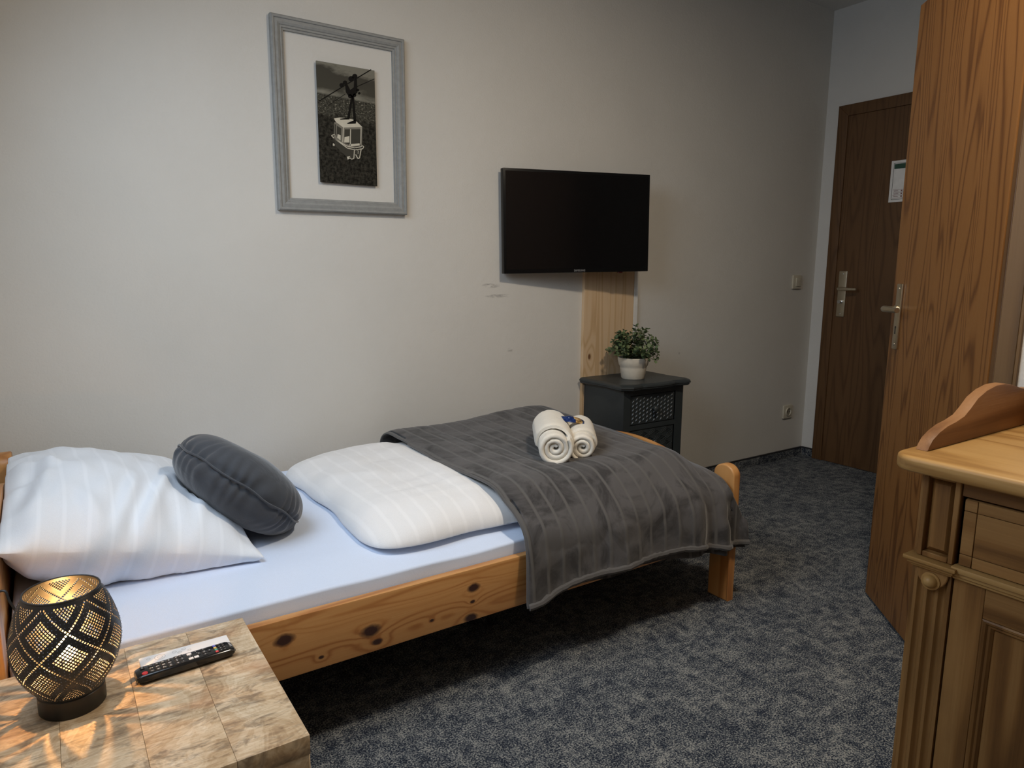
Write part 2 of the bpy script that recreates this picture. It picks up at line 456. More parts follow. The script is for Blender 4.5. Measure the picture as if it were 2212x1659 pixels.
BLACKPL = plain('black_plastic', (0.012, 0.012, 0.013), 0.35)
BLACKGL = plain('black_glossy_plastic', (0.008, 0.008, 0.009), 0.14)
TVBLK = plain('television_black', (0.006, 0.006, 0.0065), 0.3, spec=0.2)
SCREEN = plain('screen_black', (0.004, 0.004, 0.0045), 0.22, spec=0.35)
WHITEPL = plain('white_plastic', (0.76, 0.75, 0.72), 0.4)
CREAMPL = plain('cream_plastic', (0.56, 0.52, 0.42), 0.4)
DARKHOLE = plain('dark_hole', (0.01, 0.01, 0.01), 0.8)
BRASSY = plain('champagne_aluminium', (0.62, 0.55, 0.42), 0.32, metal=1.0)
STEEL = plain('steel', (0.6, 0.6, 0.6), 0.3, metal=1.0)
GREYFR = None
ANTHR = plain('anthracite_lacquer', (0.030, 0.036, 0.038), 0.42, spec=0.5)
LAMPBLK = plain('lamp_black_metal', (0.010, 0.011, 0.014), 0.38, metal=0.0, spec=0.7)
POT = plain('cream_ceramic', (0.66, 0.60, 0.50), 0.35, noise_amt=0.08)
LEAF = None
WHITETX = plain('print_white', (0.75, 0.75, 0.75), 0.5)
REDBT = plain('button_red', (0.72, 0.04, 0.05), 0.4)
GREENBT = plain('button_green', (0.05, 0.35, 0.25), 0.4)
YELLBT = plain('button_yellow', (0.75, 0.52, 0.10), 0.4)
BLUEBT = plain('button_blue', (0.03, 0.06, 0.55), 0.4)
WHITEBT = plain('button_white', (0.78, 0.78, 0.80), 0.4)
GREYTX = plain('print_grey', (0.42, 0.41, 0.40), 0.6)
CARDW = plain('white_card', (0.82, 0.82, 0.84), 0.5, noise_amt=0.02)

# ------------------------------------------------------------------ the room
XL, XR, XF = -0.30, 1.93, 3.94          # left wall, right (dresser) wall, far wall
YW, YB, YE = 2.546, -1.50, 0.705        # main wall, back wall, end of the dresser wall
ZC = 2.64

def struct(name, mb, mat, label=None, parent=None, smooth=False):
    o = mb.build(name, mat, parent, smooth)
    if parent is None: tag(o, label, None, None, 'structure')
    return o

struct('floor', MB().box(XL - .1, XF + .1, YB - .1, YW + .1, -0.1, 0.0), CARPET, 'mottled dark blue grey carpet floor')
struct('ceiling', MB().box(XL - .1, XF + .1, YB - .1, YW + .1, ZC, ZC + .1), CEIL, 'plain off-white ceiling')
struct('wall_main', MB().box(XL - .1, XF + .1, YW, YW + .1, 0.0, ZC), WALL, 'long off-white papered wall behind the bed')
struct('wall_far', MB().box(XF, XF + .1, -0.4, YW, 0.0, ZC), WALL2, 'white wall around the dark entrance door')
struct('wall_back', MB().box(XL - .1, XR + .1, YB - .1, YB, 0.0, ZC), WALL2, 'off-white wall behind the viewer')
# left wall with the window opening
wy0, wy1, wz0, wz1 = 0.80, 1.86, 0.98, 2.26
wl = MB()
wl.box(XL - .1, XL, YB, wy0, 0, ZC); wl.box(XL - .1, XL, wy1, YW, 0, ZC)
wl.box(XL - .1, XL, wy0, wy1, 0, wz0); wl.box(XL - .1, XL, wy0, wy1, wz1, ZC)
struct('wall_left', wl, WALL2, 'off-white wall with the window at the bed head')
win = thing('window_1', 'white framed window beside the bed head', None, (XL - .05, (wy0 + wy1) / 2, wz0), kind='structure')
fr = MB()
fr.box(XL - .09, XL - .03, wy0, wy0 + .06, wz0, wz1, .004); fr.box(XL - .09, XL - .03, wy1 - .06, wy1, wz0, wz1, .004)
fr.box(XL - .09, XL - .03, wy0 + .06, wy1 - .06, wz0, wz0 + .06, .004); fr.box(XL - .09, XL - .03, wy0 + .06, wy1 - .06, wz1 - .06, wz1, .004)
fr.build('window_frame', WHITEPL, win)
GLASS, nt, b = mat_new('window_glass'); b.inputs['Transmission Weight'].default_value = 1.0; b.inputs['Roughness'].default_value = 0.0; b.inputs['IOR'].default_value = 1.45
MB().box(XL - .065, XL - .060, wy0 + .06, wy1 - .06, wz0 + .06, wz1 - .06).build('window_pane', GLASS, win)

# dresser wall, and the short cross wall beside the entrance with the bathroom doorway
struct('wall_right', MB().box(XR, XR + .06, YB, YE - .008, 0.0, ZC), WALL2, 'white wall behind the pine dresser')
dx0, dx1, dzt = 1.985, 2.66, 2.02
wc = MB()
wc.box(XR + .06, dx0, YE - .20, YE, 0, ZC); wc.box(dx1, XF, YE - .20, YE, 0, ZC); wc.box(dx0, dx1, YE - .20, YE, dzt, ZC)
struct('wall_cross', wc, WALL2, 'white cross wall holding the bathroom doorway')
bt = MB()
bt.box(XR + .06, XF, -0.45, -0.40, 0, ZC)
struct('wall_bathroom', bt, WALL2, 'plain white wall inside the bathroom')

# carpet skirting with a black top edge
def skirting(name, label, boxes):
    t = thing(name, label, None, (0, 0, 0), kind='structure')
    a = MB(); e = MB()
    for (x0, x1, y0, y1) in boxes:
        a.box(x0, x1, y0, y1, 0.0, 0.048, .001, 1)
        e.box(x0 - .001, x1 + .001, y0 - .001, y1 + .001, 0.048, 0.056, .001, 1)
    a.build('carpet_strip', CARPET, t); e.build('top_edge', SKIRT, t)
    return t
skirting('baseboard_main', 'carpet skirting with black edge along the long wall', [(XL, XF - .008, YW - .008, YW)])
skirting('baseboard_far', 'carpet skirting with black edge beside the entrance door', [(XF - .008, XF, 2.462, YW - .009)])

# ------------------------------------------------------------------ entrance door (far wall)
def handle_plate(name, mats, parent, M4, h, wdt, lever_z, lever_dir, knob_z=None, key_z=None):
    """door plate in a local frame: x across, y up, z out of the door; placed by matrix M4 in the parent's local frame"""
    def put(mb, nm, par, mat, smooth=True):
        mb.v = [tuple(M4 @ Vector(v)) for v in mb.v]
        o = mb.build(nm, mat, None, smooth); o.parent = par; return o
    pl = MB().box(-wdt / 2, wdt / 2, -h / 2, h / 2, 0, 0.007, .003, 2)
    plate = put(pl, 'handle_plate', parent, mats)
    lv = MB()
    lv.lathe([(0.0115, 0.006), (0.0115, 0.014), (0.008, 0.018), (0.008, 0.045)], (0, lever_z, 0), 16)
    pts = [(0, lever_z, 0.043), (lever_dir * 0.012, lever_z, 0.052), (lever_dir * 0.04, lever_z, 0.055), (lever_dir * 0.08, lever_z, 0.053), (lever_dir * 0.112, lever_z, 0.050)]
    lv2 = MB().tube(pts, [0.010, 0.0105, 0.010, 0.009, 0.0085], 10)
    lv.add(lv2.v, lv2.f)
    put(lv, 'lever', plate, mats)
    sc_ = MB()
    for yy in (-h / 2 + .016, h / 2 - .016):
        sc_.lathe([(0.0045, 0.0068), (0.0045, 0.0082), (0.002, 0.009)], (0, yy, 0), 10)
    put(sc_, 'screws', plate, STEEL)
    if knob_z is not None:
        put(MB().lathe([(0.011, 0.007), (0.011, 0.010), (0.007, 0.012), (0.007, 0.020), (0.010, 0.022), (0.010, 0.030)], (0, knob_z, 0), 14), 'thumb_turn', plate, STEEL)
    if key_z is not None:
        k = MB().box(-0.003, 0.003, key_z - .012, key_z + .008, .0069, .0078); k.lathe([(0.0045, .0069), (0.0045, .0078)], (0, key_z + .010, 0), 10)
        put(k, 'keyhole', plate, DARKHOLE)
    return plate

d1 = thing('door_1', 'dark brown wooden entrance door in the far white wall', None, (XF, 1.95, 0), kind='structure')
cy0, cy1, czt = 1.43, 2.457, 2.097
MB().prism([(XF, cy1, 0.0), (XF, cy1, czt), (XF, cy1 - .062, czt - .062), (XF, cy1 - .062, 0.0)], (-0.022, 0, 0), .003).build('casing_side', OAKD, d1, True)
MB().prism([(XF, cy0, 0.0), (XF, cy0, czt), (XF, cy0 + .062, czt - .062), (XF, cy0 + .062, 0.0)], (-0.022, 0, 0), .003).build('casing_side', OAKD, d1, True)
MB().prism([(XF, cy1, czt), (XF, cy0, czt), (XF, cy0 + .062, czt - .062), (XF, cy1 - .062, czt - .062)], (-0.022, 0, 0), .003).build('casing_head', OAKD, d1, True)
leaf1 = MB().box(XF - .016, XF, cy0 + .0625, cy1 - .0625, 0.002, czt - .0625, .002).build('leaf', OAKD, d1)
Mh = frame((-0.016, 2.347 - 1.95, 1.024), (0, -1, 0), (0, 0, 1))
handle_plate('plate', BRASSY, d1, Mh, 0.266, 0.050, 0.030, 1, knob_z=-0.045)

# emergency notice on the entrance door
sg = thing('door_notice', 'framed white escape notice with dark green header on the entrance door', 'sign', (XF - .016, 2.03, 1.53))
sx = XF - .016
MB().box(sx - .003, sx, 1.965, 2.122, 1.532, 1.752, .0008, 1).build('panel', WHITETX, sg)
pr = MB()
for (a, b_, c, d) in ((2.108, 2.106, 1.545, 1.738), (1.981, 1.979, 1.545, 1.738)): pr.box(sx - .0034, sx - .0030, b_, a, c, d)
for zz in (1.545, 1.7365): pr.box(sx - .0034, sx - .0030, 1.979, 2.108, zz, zz + .002)
pr.build('border_line', plain('print_dark', (0.05, 0.05, 0.055), 0.6), sg)
MB().box(sx - .0035, sx - .0030, 1.983, 2.104, 1.708, 1.734).build('green_header', plain('print_green', (0.02, 0.07, 0.045), 0.6), sg)
PR = plain('print_maroon', (0.20, 0.08, 0.09), 0.6)
tb = MB()
for zz in (1.552, 1.567, 1.582, 1.597): tb.box(sx - .0034, sx - .0030, 1.985, 2.101, zz, zz + .0014)
for zz in (1.5545, 1.5695, 1.5845):
    tb.box(sx - .0034, sx - .0030, 2.070, 2.096, zz + .004, zz + .006); tb.box(sx - .0034, sx - .0030, 2.074, 2.096, zz + .0075, zz + .009)
    tb.box(sx - .0034, sx - .0030, 2.050, 2.058, zz + .003, zz + .010)
tb.build('symbol_table', PR, sg)

# ------------------------------------------------------------------ bathroom door, standing open
hx, hy = 1.944, 0.752
fx_, fy_ = 2.382, 1.243
ang = math.atan2(fy_ - hy, fx_ - hx)
LW = math.hypot(fx_ - hx, fy_ - hy)
d2 = thing('door_2', 'light oak bathroom door standing open beside the dresser', None, (hx, hy, 0), rz=ang, kind='structure')
# local frame: x from hinge to free edge, y = visible face at 0, leaf extends to -y
MB().box(0.022, LW, -0.040, 0.0, 0.010, 1.985, .003, 2).build('leaf', OAK, d2)
MB().box(0.0, 0.0215, -0.034, -0.003, 0.010, 1.985, .002, 1).build('leaf_edge', OAKD, d2)
Mh2 = frame((LW - 0.062, 0.0, 1.008), (1, 0, 0), (0, 0, 1))   # z = x cross y -> -y ; flip below
Mh2 = frame((LW - 0.062, 0.0, 1.008), (-1, 0, 0), (0, 0, 1))
handle_plate('plate', BRASSY, d2, Mh2, 0.215, 0.038, 0.026, 1, key_z=-0.045)
Mh3 = frame((LW - 0.062, -0.040, 1.008), (1, 0, 0), (0, 0, 1))
handle_plate('plate', BRASSY, d2, Mh3, 0.215, 0.038, 0.026, -1, key_z=-0.045)
# casing on the wall corner
cs = thing('trim_1', 'brown oak door casing on the white wall corner', None, (XR, 0.72, 0), kind='structure')
MB().box(XR - .006, dx0, YE - .006, 0.742, 0.0, dzt + .045, .002, 1).build('casing_post', OAKF, cs)
MB().box(XR - .010, XR + .02, YE - .014, YE - .0065, 0.0, dzt + .045, .001, 1).build('casing_lip', OAKF, cs)
MB().box(dx1, dx1 + .06, YE, 0.727, 0.0, dzt + .045, .002, 1).build('casing_post', OAKF, cs)
MB().box(dx0 + .0005, dx1 - .0005, YE, 0.727, dzt - .015, dzt + .045, .002, 1).build('casing_head', OAKF, cs)

# ------------------------------------------------------------------ picture frame on the main wall
def greyfr():
    m, nt, b = mat_new('grey_painted_wood')
    f = noise_(nt, coords(nt, (60, 60, 60)), 1.0, 4, 0.6)
    L(nt, ramp_(nt, f, [(0.3, (0.235, 0.240, 0.235)), (0.7, (0.29, 0.295, 0.288))]), b.inputs['Base Color'])
    b.inputs['Roughness'].default_value = 0.6
    bump_(nt, b, f, 0.2, 0.002); return m
GREYFR = greyfr()
pf = thing('picture_frame', 'empty moulded grey wooden picture frame hung around the cable car print', 'picture frame', (0.957, YW, 1.350))
fx0, fx1, fz0, fz1 = 0.712, 1.203, 1.354, 1.998
prof = [(0.0, 0.0), (0.0, 0.020), (0.004, 0.024), (0.010, 0.0235), (0.012, 0.0195), (0.022, 0.0205), (0.029, 0.0175), (0.031, 0.0145), (0.037, 0.0145), (0.0385, 0.010), (0.0445, 0.009), (0.0445, 0.0)]
def fr_side(c0, c1, inw):   # corners along the outer edge, inward dirs at both ends (mitred)
    mb = MB(); vs = []
    for (c, iv) in ((c0, inw[0]), (c1, inw[1])):
        for d, h in prof:
            vs.append((c[0] + iv[0] * d, YW - h, c[1] + iv[1] * d))
    n = len(prof)
    fs = [(i, (i + 1) % n, n + (i + 1) % n, n + i) for i in range(n)] + [tuple(range(n)), tuple(range(n, 2 * n))[::-1]]
    return mb.add(vs, fs)
fr_side((fx0, fz1), (fx1, fz1), ((1, -1), (-1, -1))).build('top_rail', GREYFR, pf)
fr_side((fx0, fz0), (fx1, fz0 + .006), ((1, 1), (-1, 1))).build('bottom_rail', GREYFR, pf)
fr_side((fx0, fz0), (fx0, fz1), ((1, 1), (1, -1))).build('side_rail', GREYFR, pf)
fr_side((fx1, fz0 + .006), (fx1, fz1), ((-1, 1), (-1, -1))).build('side_rail', GREYFR, pf)

# print of the cable car: image-plane points of the print are turned into its own flat coordinates
pic = thing('cable_car_print', 'black and white cable car photograph mounted inside the grey frame', 'picture', (0.974, YW - .012, 1.46))
def homog(src):
    # src: TL, TR, BR, BL -> unit square (0,0),(1,0),(1,1),(0,1)   (solve the 8 unknowns)
    dst = [(0, 0), (1, 0), (1, 1), (0, 1)]
    A = []
    for (x, y), (u, v) in zip(src, dst):
        A.append([x, y, 1, 0, 0, 0, -u * x, -u * y, u]); A.append([0, 0, 0, x, y, 1, -v * x, -v * y, v])
    n = 8
    for i in range(n):
        pv = max(range(i, n), key=lambda r: abs(A[r][i])); A[i], A[pv] = A[pv], A[i]
        for r in range(n):
            if r != i:
                f = A[r][i] / A[i][i]
                A[r] = [a - f * b_ for a, b_ in zip(A[r], A[i])]
    h = [A[i][8] / A[i][i] for i in range(n)]
    return lambda x, y: ((h[0] * x + h[1] * y + h[2]) / (h[6] * x + h[7] * y + 1), (h[3] * x + h[4] * y + h[5]) / (h[6] * x + h[7] * y + 1))
UV = homog([(98, 113), (780, 215), (828, 1550), (185, 1510)])
PX0, PX1, PZ0, PZ1 = 0.866, 1.084, 1.460, 1.872
def pp(x, y, k=0):
    u, v = UV(x, y); return (PX0 + u * (PX1 - PX0), YW - 0.0142 - k * 0.00025, PZ1 - v * (PZ1 - PZ0))
def print_mat():
    m, nt, b = mat_new('photo_print')
    tc = N(nt, 'ShaderNodeTexCoord'); sep = N(nt, 'ShaderNodeSeparateXYZ'); L(nt, tc.outputs['Object'], sep.inputs[0])
    z = sep.outputs[2]; x = sep.outputs[0]
    zz = math_(nt, 'SUBTRACT', math_(nt, 'DIVIDE', z, 0.412), math_(nt, 'MULTIPLY', x, -0.12))
    cloud = noise_(nt, coords(nt, (9, 1, 22)), 1.0, 4, 0.6)
    sky = ramp_(nt, math_(nt, 'ADD', math_(nt, 'MULTIPLY', zz, 0.9), math_(nt, 'MULTIPLY', cloud, 0.25)), [(0.76, (0.22, 0.21, 0.17)), (0.84, (0.060, 0.056, 0.043)), (0.96, (0.055, 0.051, 0.040)), (1.04, (0.19, 0.18, 0.145))])
    town = noise_(nt, coords(nt, (130, 1, 210)), 1.0, 3, 0.7)
    tw = ramp_(nt, town, [(0.40, (0.02, 0.019, 0.014)), (0.60, (0.085, 0.08, 0.062)), (0.68, (0.38, 0.36, 0.29))])
    tree = noise_(nt, coords(nt, (85, 1, 85)), 1.0, 5, 0.7)
    forest = ramp_(nt, tree, [(0.40, (0.006, 0.0055, 0.004)), (0.66, (0.050, 0.046, 0.035))])
    nb = noise_(nt, coords(nt, (35, 1, 35)), 1.0, 4, 0.6)
    f1 = ramp_(nt, math_(nt, 'ADD', zz, math_(nt, 'MULTIPLY', math_(nt, 'SUBTRACT', nb, 0.5), 0.22)), [(0.545, 0.0), (0.575, 1.0)])
    f2 = ramp_(nt, zz, [(0.722, 0.0), (0.738, 1.0)])
    c = mix_(nt, f1, forest, tw); c = mix_(nt, f2, c, sky)
    L(nt, c, b.inputs['Base Color']); b.inputs['Roughness'].default_value = 0.6; b.inputs['Specular IOR Level'].default_value = 0.1
    return m
MB().box(PX0, PX1, YW - .014, YW - .009, PZ0, PZ1, .0005, 1).build('print', print_mat(), pic)
MB().box(PX0 + .03, PX1 - .03, YW - .009, YW - .0005, PZ0 + .05, PZ1 - .05).build('spacer', GREYFR, pic)
PBLK = plain('photo_black', (0.005, 0.0045, 0.004), 0.6, spec=0.1); PWHT = plain('photo_white', (0.58, 0.54, 0.44), 0.6, spec=0.1); PGRY = plain('photo_grey', (0.05, 0.047, 0.037), 0.6, spec=0.1); PMID = plain('photo_mid', (0.20, 0.185, 0.15), 0.6, spec=0.1)
def poly(mb, pts, k):
    mb.add([pp(x, y, k) for x, y in pts], [tuple(range(len(pts)))])
def stroke(mb, pts, wd, k):
    for (x0, y0), (x1, y1) in zip(pts[:-1], pts[1:]):
        dx, dy = x1 - x0, y1 - y0; l = math.hypot(dx, dy) or 1; nx_, ny_ = -dy / l * wd / 2, dx / l * wd / 2
        poly(mb, [(x0 + nx_, y0 + ny_), (x1 + nx_, y1 + ny_), (x1 - nx_, y1 - ny_), (x0 - nx_, y0 - ny_)], k)
def disc(mb, x, y, r, k, n=14):
    poly(mb, [(x + r * math.cos(2 * PI * i / n), y + r * math.sin(2 * PI * i / n)) for i in range(n)], k)
k1 = MB()
stroke(k1, [(140, 592), (740, 205)], 12, 1); stroke(k1, [(232, 650), (445, 500)], 7, 1); stroke(k1, [(580, 410), (778, 315)], 8, 1)
k1.build('printed_cables', PBLK, pic)
k2 = MB()
for x, y, r in ((400, 398, 26), (438, 368, 26), (508, 320, 32), (550, 290, 30), (500, 525, 24), (552, 512, 20), (605, 488, 15), (590, 450, 16)): disc(k2, x, y, r, 2)
poly(k2, [(440, 395), (462, 380), (500, 450), (540, 420), (545, 320), (575, 320), (585, 480), (540, 520), (480, 520), (450, 480)], 2)
poly(k2, [(512, 520), (537, 520), (498, 790), (470, 790)], 2); poly(k2, [(522, 520), (545, 520), (577, 820), (545, 815)], 2)
poly(k2, [(385, 790), (480, 772), (500, 795), (395, 800)], 3); poly(k2, [(470, 838), (545, 805), (575, 822), (570, 842), (475, 848)], 3)
k2.build('printed_hanger', PBLK, pic)
k3 = MB(); poly(k3, [(318, 788), (380, 775), (470, 778), (560, 800), (648, 880), (430, 890), (345, 830)], 2); k3.build('printed_roof', PWHT, pic)
k4 = MB(); poly(k4, [(325, 830), (345, 832), (430, 890), (648, 880), (645, 1090), (500, 1120), (420, 1080), (320, 1000)], 1); k4.build('printed_cabin', PMID, pic)
k5 = MB(); poly(k5, [(355, 870), (405, 900), (405, 1050), (355, 1000)], 2); poly(k5, [(445, 910), (505, 908), (505, 1090), (440, 1065)], 2); poly(k5, [(520, 908), (625, 905), (625, 1065), (520, 1075)], 2); poly(k5, [(330, 850), (345, 858), (345, 985), (330, 970)], 2)
k5.build('printed_windows', PGRY, pic)
k6 = MB(); poly(k6, [(325, 1010), (430, 1090), (555, 1145), (640, 1135), (610, 1240), (550, 1240), (480, 1230), (340, 1100)], 1); k6.build('printed_hull', PGRY, pic)
k7 = MB()
poly(k7, [(445, 1000), (500, 985), (500, 1060), (440, 1062)], 3); poly(k7, [(365, 965), (400, 980), (400, 1040), (360, 1005)], 3); poly(k7, [(500, 1080), (615, 1068), (620, 1090), (505, 1105)], 3)
stroke(k7, [(332, 968), (295, 985), (325, 1015), (470, 1100), (560, 1120), (640, 1105), (650, 1090)], 9, 3)
stroke(k7, [(325, 1015), (480, 1125), (570, 1142), (655, 1128), (668, 1105), (640, 1088)], 9, 3)
stroke(k7, [(560, 1140), (555, 1240), (530, 1250), (500, 1225)], 9, 3); stroke(k7, [(637, 1135), (620, 1235), (600, 1240), (575, 1195)], 9, 3)
stroke(k7, [(512, 905), (512, 1100)], 8, 3); stroke(k7, [(430, 890), (425, 1060)], 8, 3); stroke(k7, [(632, 885), (632, 1070)], 7, 3)
poly(k7, [(475, 1222), (510, 1215), (515, 1240), (485, 1255)], 3); poly(k7, [(315, 1070), (335, 1085), (330, 1105), (312, 1095)], 3)
k7.build('printed_railing', PWHT, pic)
u_, v_ = UV(602, 1168)
text_obj('printed_number', '2', 0.014, PWHT, pic, frame((PX0 + u_ * (PX1 - PX0) - 0.974, -0.0033, PZ1 - v_ * (PZ1 - PZ0) - 1.46), (1, 0, 0), (0, 0, 1)))

# ------------------------------------------------------------------ television, board and cable duct
yaw = -0.165
tvM = frame((1.995, 2.439, 1.36), (math.cos(yaw + 0), math.sin(yaw), 0.02), (-0.02, 0, 1))
tv = thing('television', 'flat black television angled out from the wall on a pine board', 'television', (1.995, 2.439, 1.36), mat4=tvM)
# local: x across, y up, z towards the viewer
W2, H2 = 0.3675, 0.2175
MB().box(-W2, W2, -H2, H2, -0.028, 0.0, .003, 2).build('housing', TVBLK, tv, True)
MB().box(-W2 + .011, W2 - .011, -H2 + .018, H2 - .011, -0.001, 0.0006).build('screen', SCREEN, tv)
MB().box(-0.2, 0.2, -0.17, 0.10, -0.050, -0.028, .008, 2).build('rear_housing', BLACKPL, tv, True)
MB().box(-0.06, 0.06, -0.06, 0.06, -0.085, -0.050, .004, 1).build('bracket', BLACKPL, tv, True)
text_obj('brand_lettering', 'SAMSUNG', 0.0125, plain('print_silver', (0.35, 0.35, 0.36), 0.4), tv, frame((0.0, -H2 + .0085, 0.0008), (1, 0, 0), (0, 1, 0)))
MB().box(0.205, 0.230, -H2 - .006, -H2 + .001, -0.014, -0.002, .002, 1).build('sensor', plain('sensor_red', (0.05, 0.006, 0.005), 0.2), tv)

bd = thing('pine_board', 'tall pale pine board on the wall behind the television', 'board', (2.262, YW, 0.0))
st = [2.104, 2.182, 2.262, 2.344, 2.420]
for a, b_ in zip(st[:-1], st[1:]):
    MB().box(a + .0003, b_ - .0003, YW - .018, YW - .0005, 0.06, 1.44, .0008, 1).build('stave', SPRUCE, bd)
cd = thing('cable_duct', 'white cable duct running down beside the pine board', 'cable duct', (2.436, YW, 0.60))
MB().box(2.4225, 2.450, YW - .014, YW - .0005, 0.06, 1.42, .002, 1).build('channel', WHITEPL, cd)
MB().box(2.424, 2.4485, YW - .017, YW - .0141, 0.06, 1.42, .001, 1).build('cover', WHITEPL, cd)

# light switch and socket
ls = thing('light_switch', 'cream square light switch on the long wall near the corner', 'switch', (3.757, YW, 1.05))
MB().box(3.715, 3.800, YW - .012, YW, 1.050, 1.132, .006, 2).build('plate', CREAMPL, ls, True)
MB().box(3.738, 3.786, YW - .018, YW - .0121, 1.066, 1.116, .003, 2).build('rocker', CREAMPL, ls, True)
so = thing('wall_socket', 'cream round-holed power socket low on the long wall', 'socket', (3.757, YW, 0.257))
MB().box(3.714, 3.800, YW - .012, YW, 0.258, 0.342, .006, 2).build('plate', CREAMPL, so, True)
MB().lathe([(0.026, 0.0), (0.026, 0.006), (0.0215, 0.006), (0.0205, -0.004)], (3.757, YW - .012, 0.300), 24, (0, -1, 0)).build('insert', CREAMPL, so, True)
MB().lathe([(0.0200, 0.0), (0.0200, 0.0006)], (3.757, YW - .0122, 0.300), 24, (0, -1, 0)).build('recess', plain('socket_recess', (0.30, 0.28, 0.23), 0.5), so)
hh = MB()
for s in (-1, 1): hh.lathe([(0.003, 0.0), (0.003, 0.0016)], (3.757 + s * .0095, YW - .0122, 0.300), 10, (0, -1, 0))
hh.build('contact_holes', DARKHOLE, so)

# ------------------------------------------------------------------ anthracite cabinet behind the bed foot
cab = thing('small_cabinet', 'anthracite two-drawer cabinet with curved top holding the potted plant', 'cabinet', (2.305, 2.39, 0))
bx0, bx1, by0, by1 = 2.115, 2.495, 2.25, 2.526
def cab_outline(inset):
    pts = []
    o = 0.032 - inset
    x0, x1, y0, y1 = bx0 - o, bx1 + o, by0 - o - .012, by1 + .0
    n = 22
    pts.append((x1, y1)); pts.append((x0, y1))
    c = 0.030
    for i in range(n + 1):                       # left side: gentle bulge
        t = i / n; y = y1 + (y0 + c - y1) * t
        if i > 0: pts.append((x0 + 0.010 * math.sin(PI * t) ** 2 * (1 if t > .5 else .6), y))
    for i in range(1, n + 1):                    # front: serpentine
        t = i / n; x = x0 + c + (x1 - c - x0 - c) * t
        pts.append((x, y0 + 0.014 * (0.5 - 0.5 * math.cos(2 * PI * (2 * t))) * (1 if abs(t - .5) > .25 else .35)))
    for i in range(0, n):
        t = 1 - i / n; y = y1 + (y0 + c - y1) * t
        pts.append((x1 - 0.010 * math.sin(PI * t) ** 2 * (1 if t > .5 else .6), y))
    return pts
lay = [(0.622, .020), (0.6225, .010), (0.628, .004), (0.634, .0045), (0.6355, .000), (0.642, .001), (0.6465, .006), (0.648, .011), (0.650, .014)]
tp = MB(); vs = []; n0 = None
for z, ins in lay:
    o = cab_outline(ins); n0 = len(o); vs += [(x, min(y, by1), z) for x, y in o]
fs = []
for i in range(len(lay) - 1):
    for k in range(n0): fs.append((i * n0 + k, i * n0 + (k + 1) % n0, (i + 1) * n0 + (k + 1) % n0, (i + 1) * n0 + k))
fs.append(tuple(range(n0))[::-1]); fs.append(tuple((len(lay) - 1) * n0 + k for k in range(n0)))
tp.add(vs, fs).build('top', ANTHR, cab, True, angle=30)
# carcass: sides, back, rails leave the drawer openings free
MB().box(bx0, bx0 + .016, by0 + .002, by1, 0.05, 0.6215, .001, 1).build('side_panel', ANTHR, cab)
MB().box(bx1 - .016, bx1, by0 + .002, by1, 0.05, 0.6215, .001, 1).build('side_panel', ANTHR, cab)
MB().box(bx0 + .0165, bx1 - .0165, by1 - .01, by1, 0.05, 0.6215).build('back_panel', ANTHR, cab)
MB().box(bx0, 2.156, by0, by0 + .0018, 0.0, 0.6215).build('front_stile', ANTHR, cab)
MB().box(2.445, bx1, by0, by0 + .0018, 0.0, 0.6215).build('front_stile', ANTHR, cab)
rails = MB(); rails.box(2.1562, 2.4448, by0, by0 + .02, 0.595, 0.6215)
for z in (0.434, 0.276, 0.118): rails.box(2.1562, 2.4448, by0, by0 + .02, z, z + .021)
rails.build('front_rails', ANTHR, cab)
MB().box(bx0 + .0165, bx1 - .0165, by0 + .02, by1 - .0105, 0.05, 0.06).build('bottom_panel', ANTHR, cab)
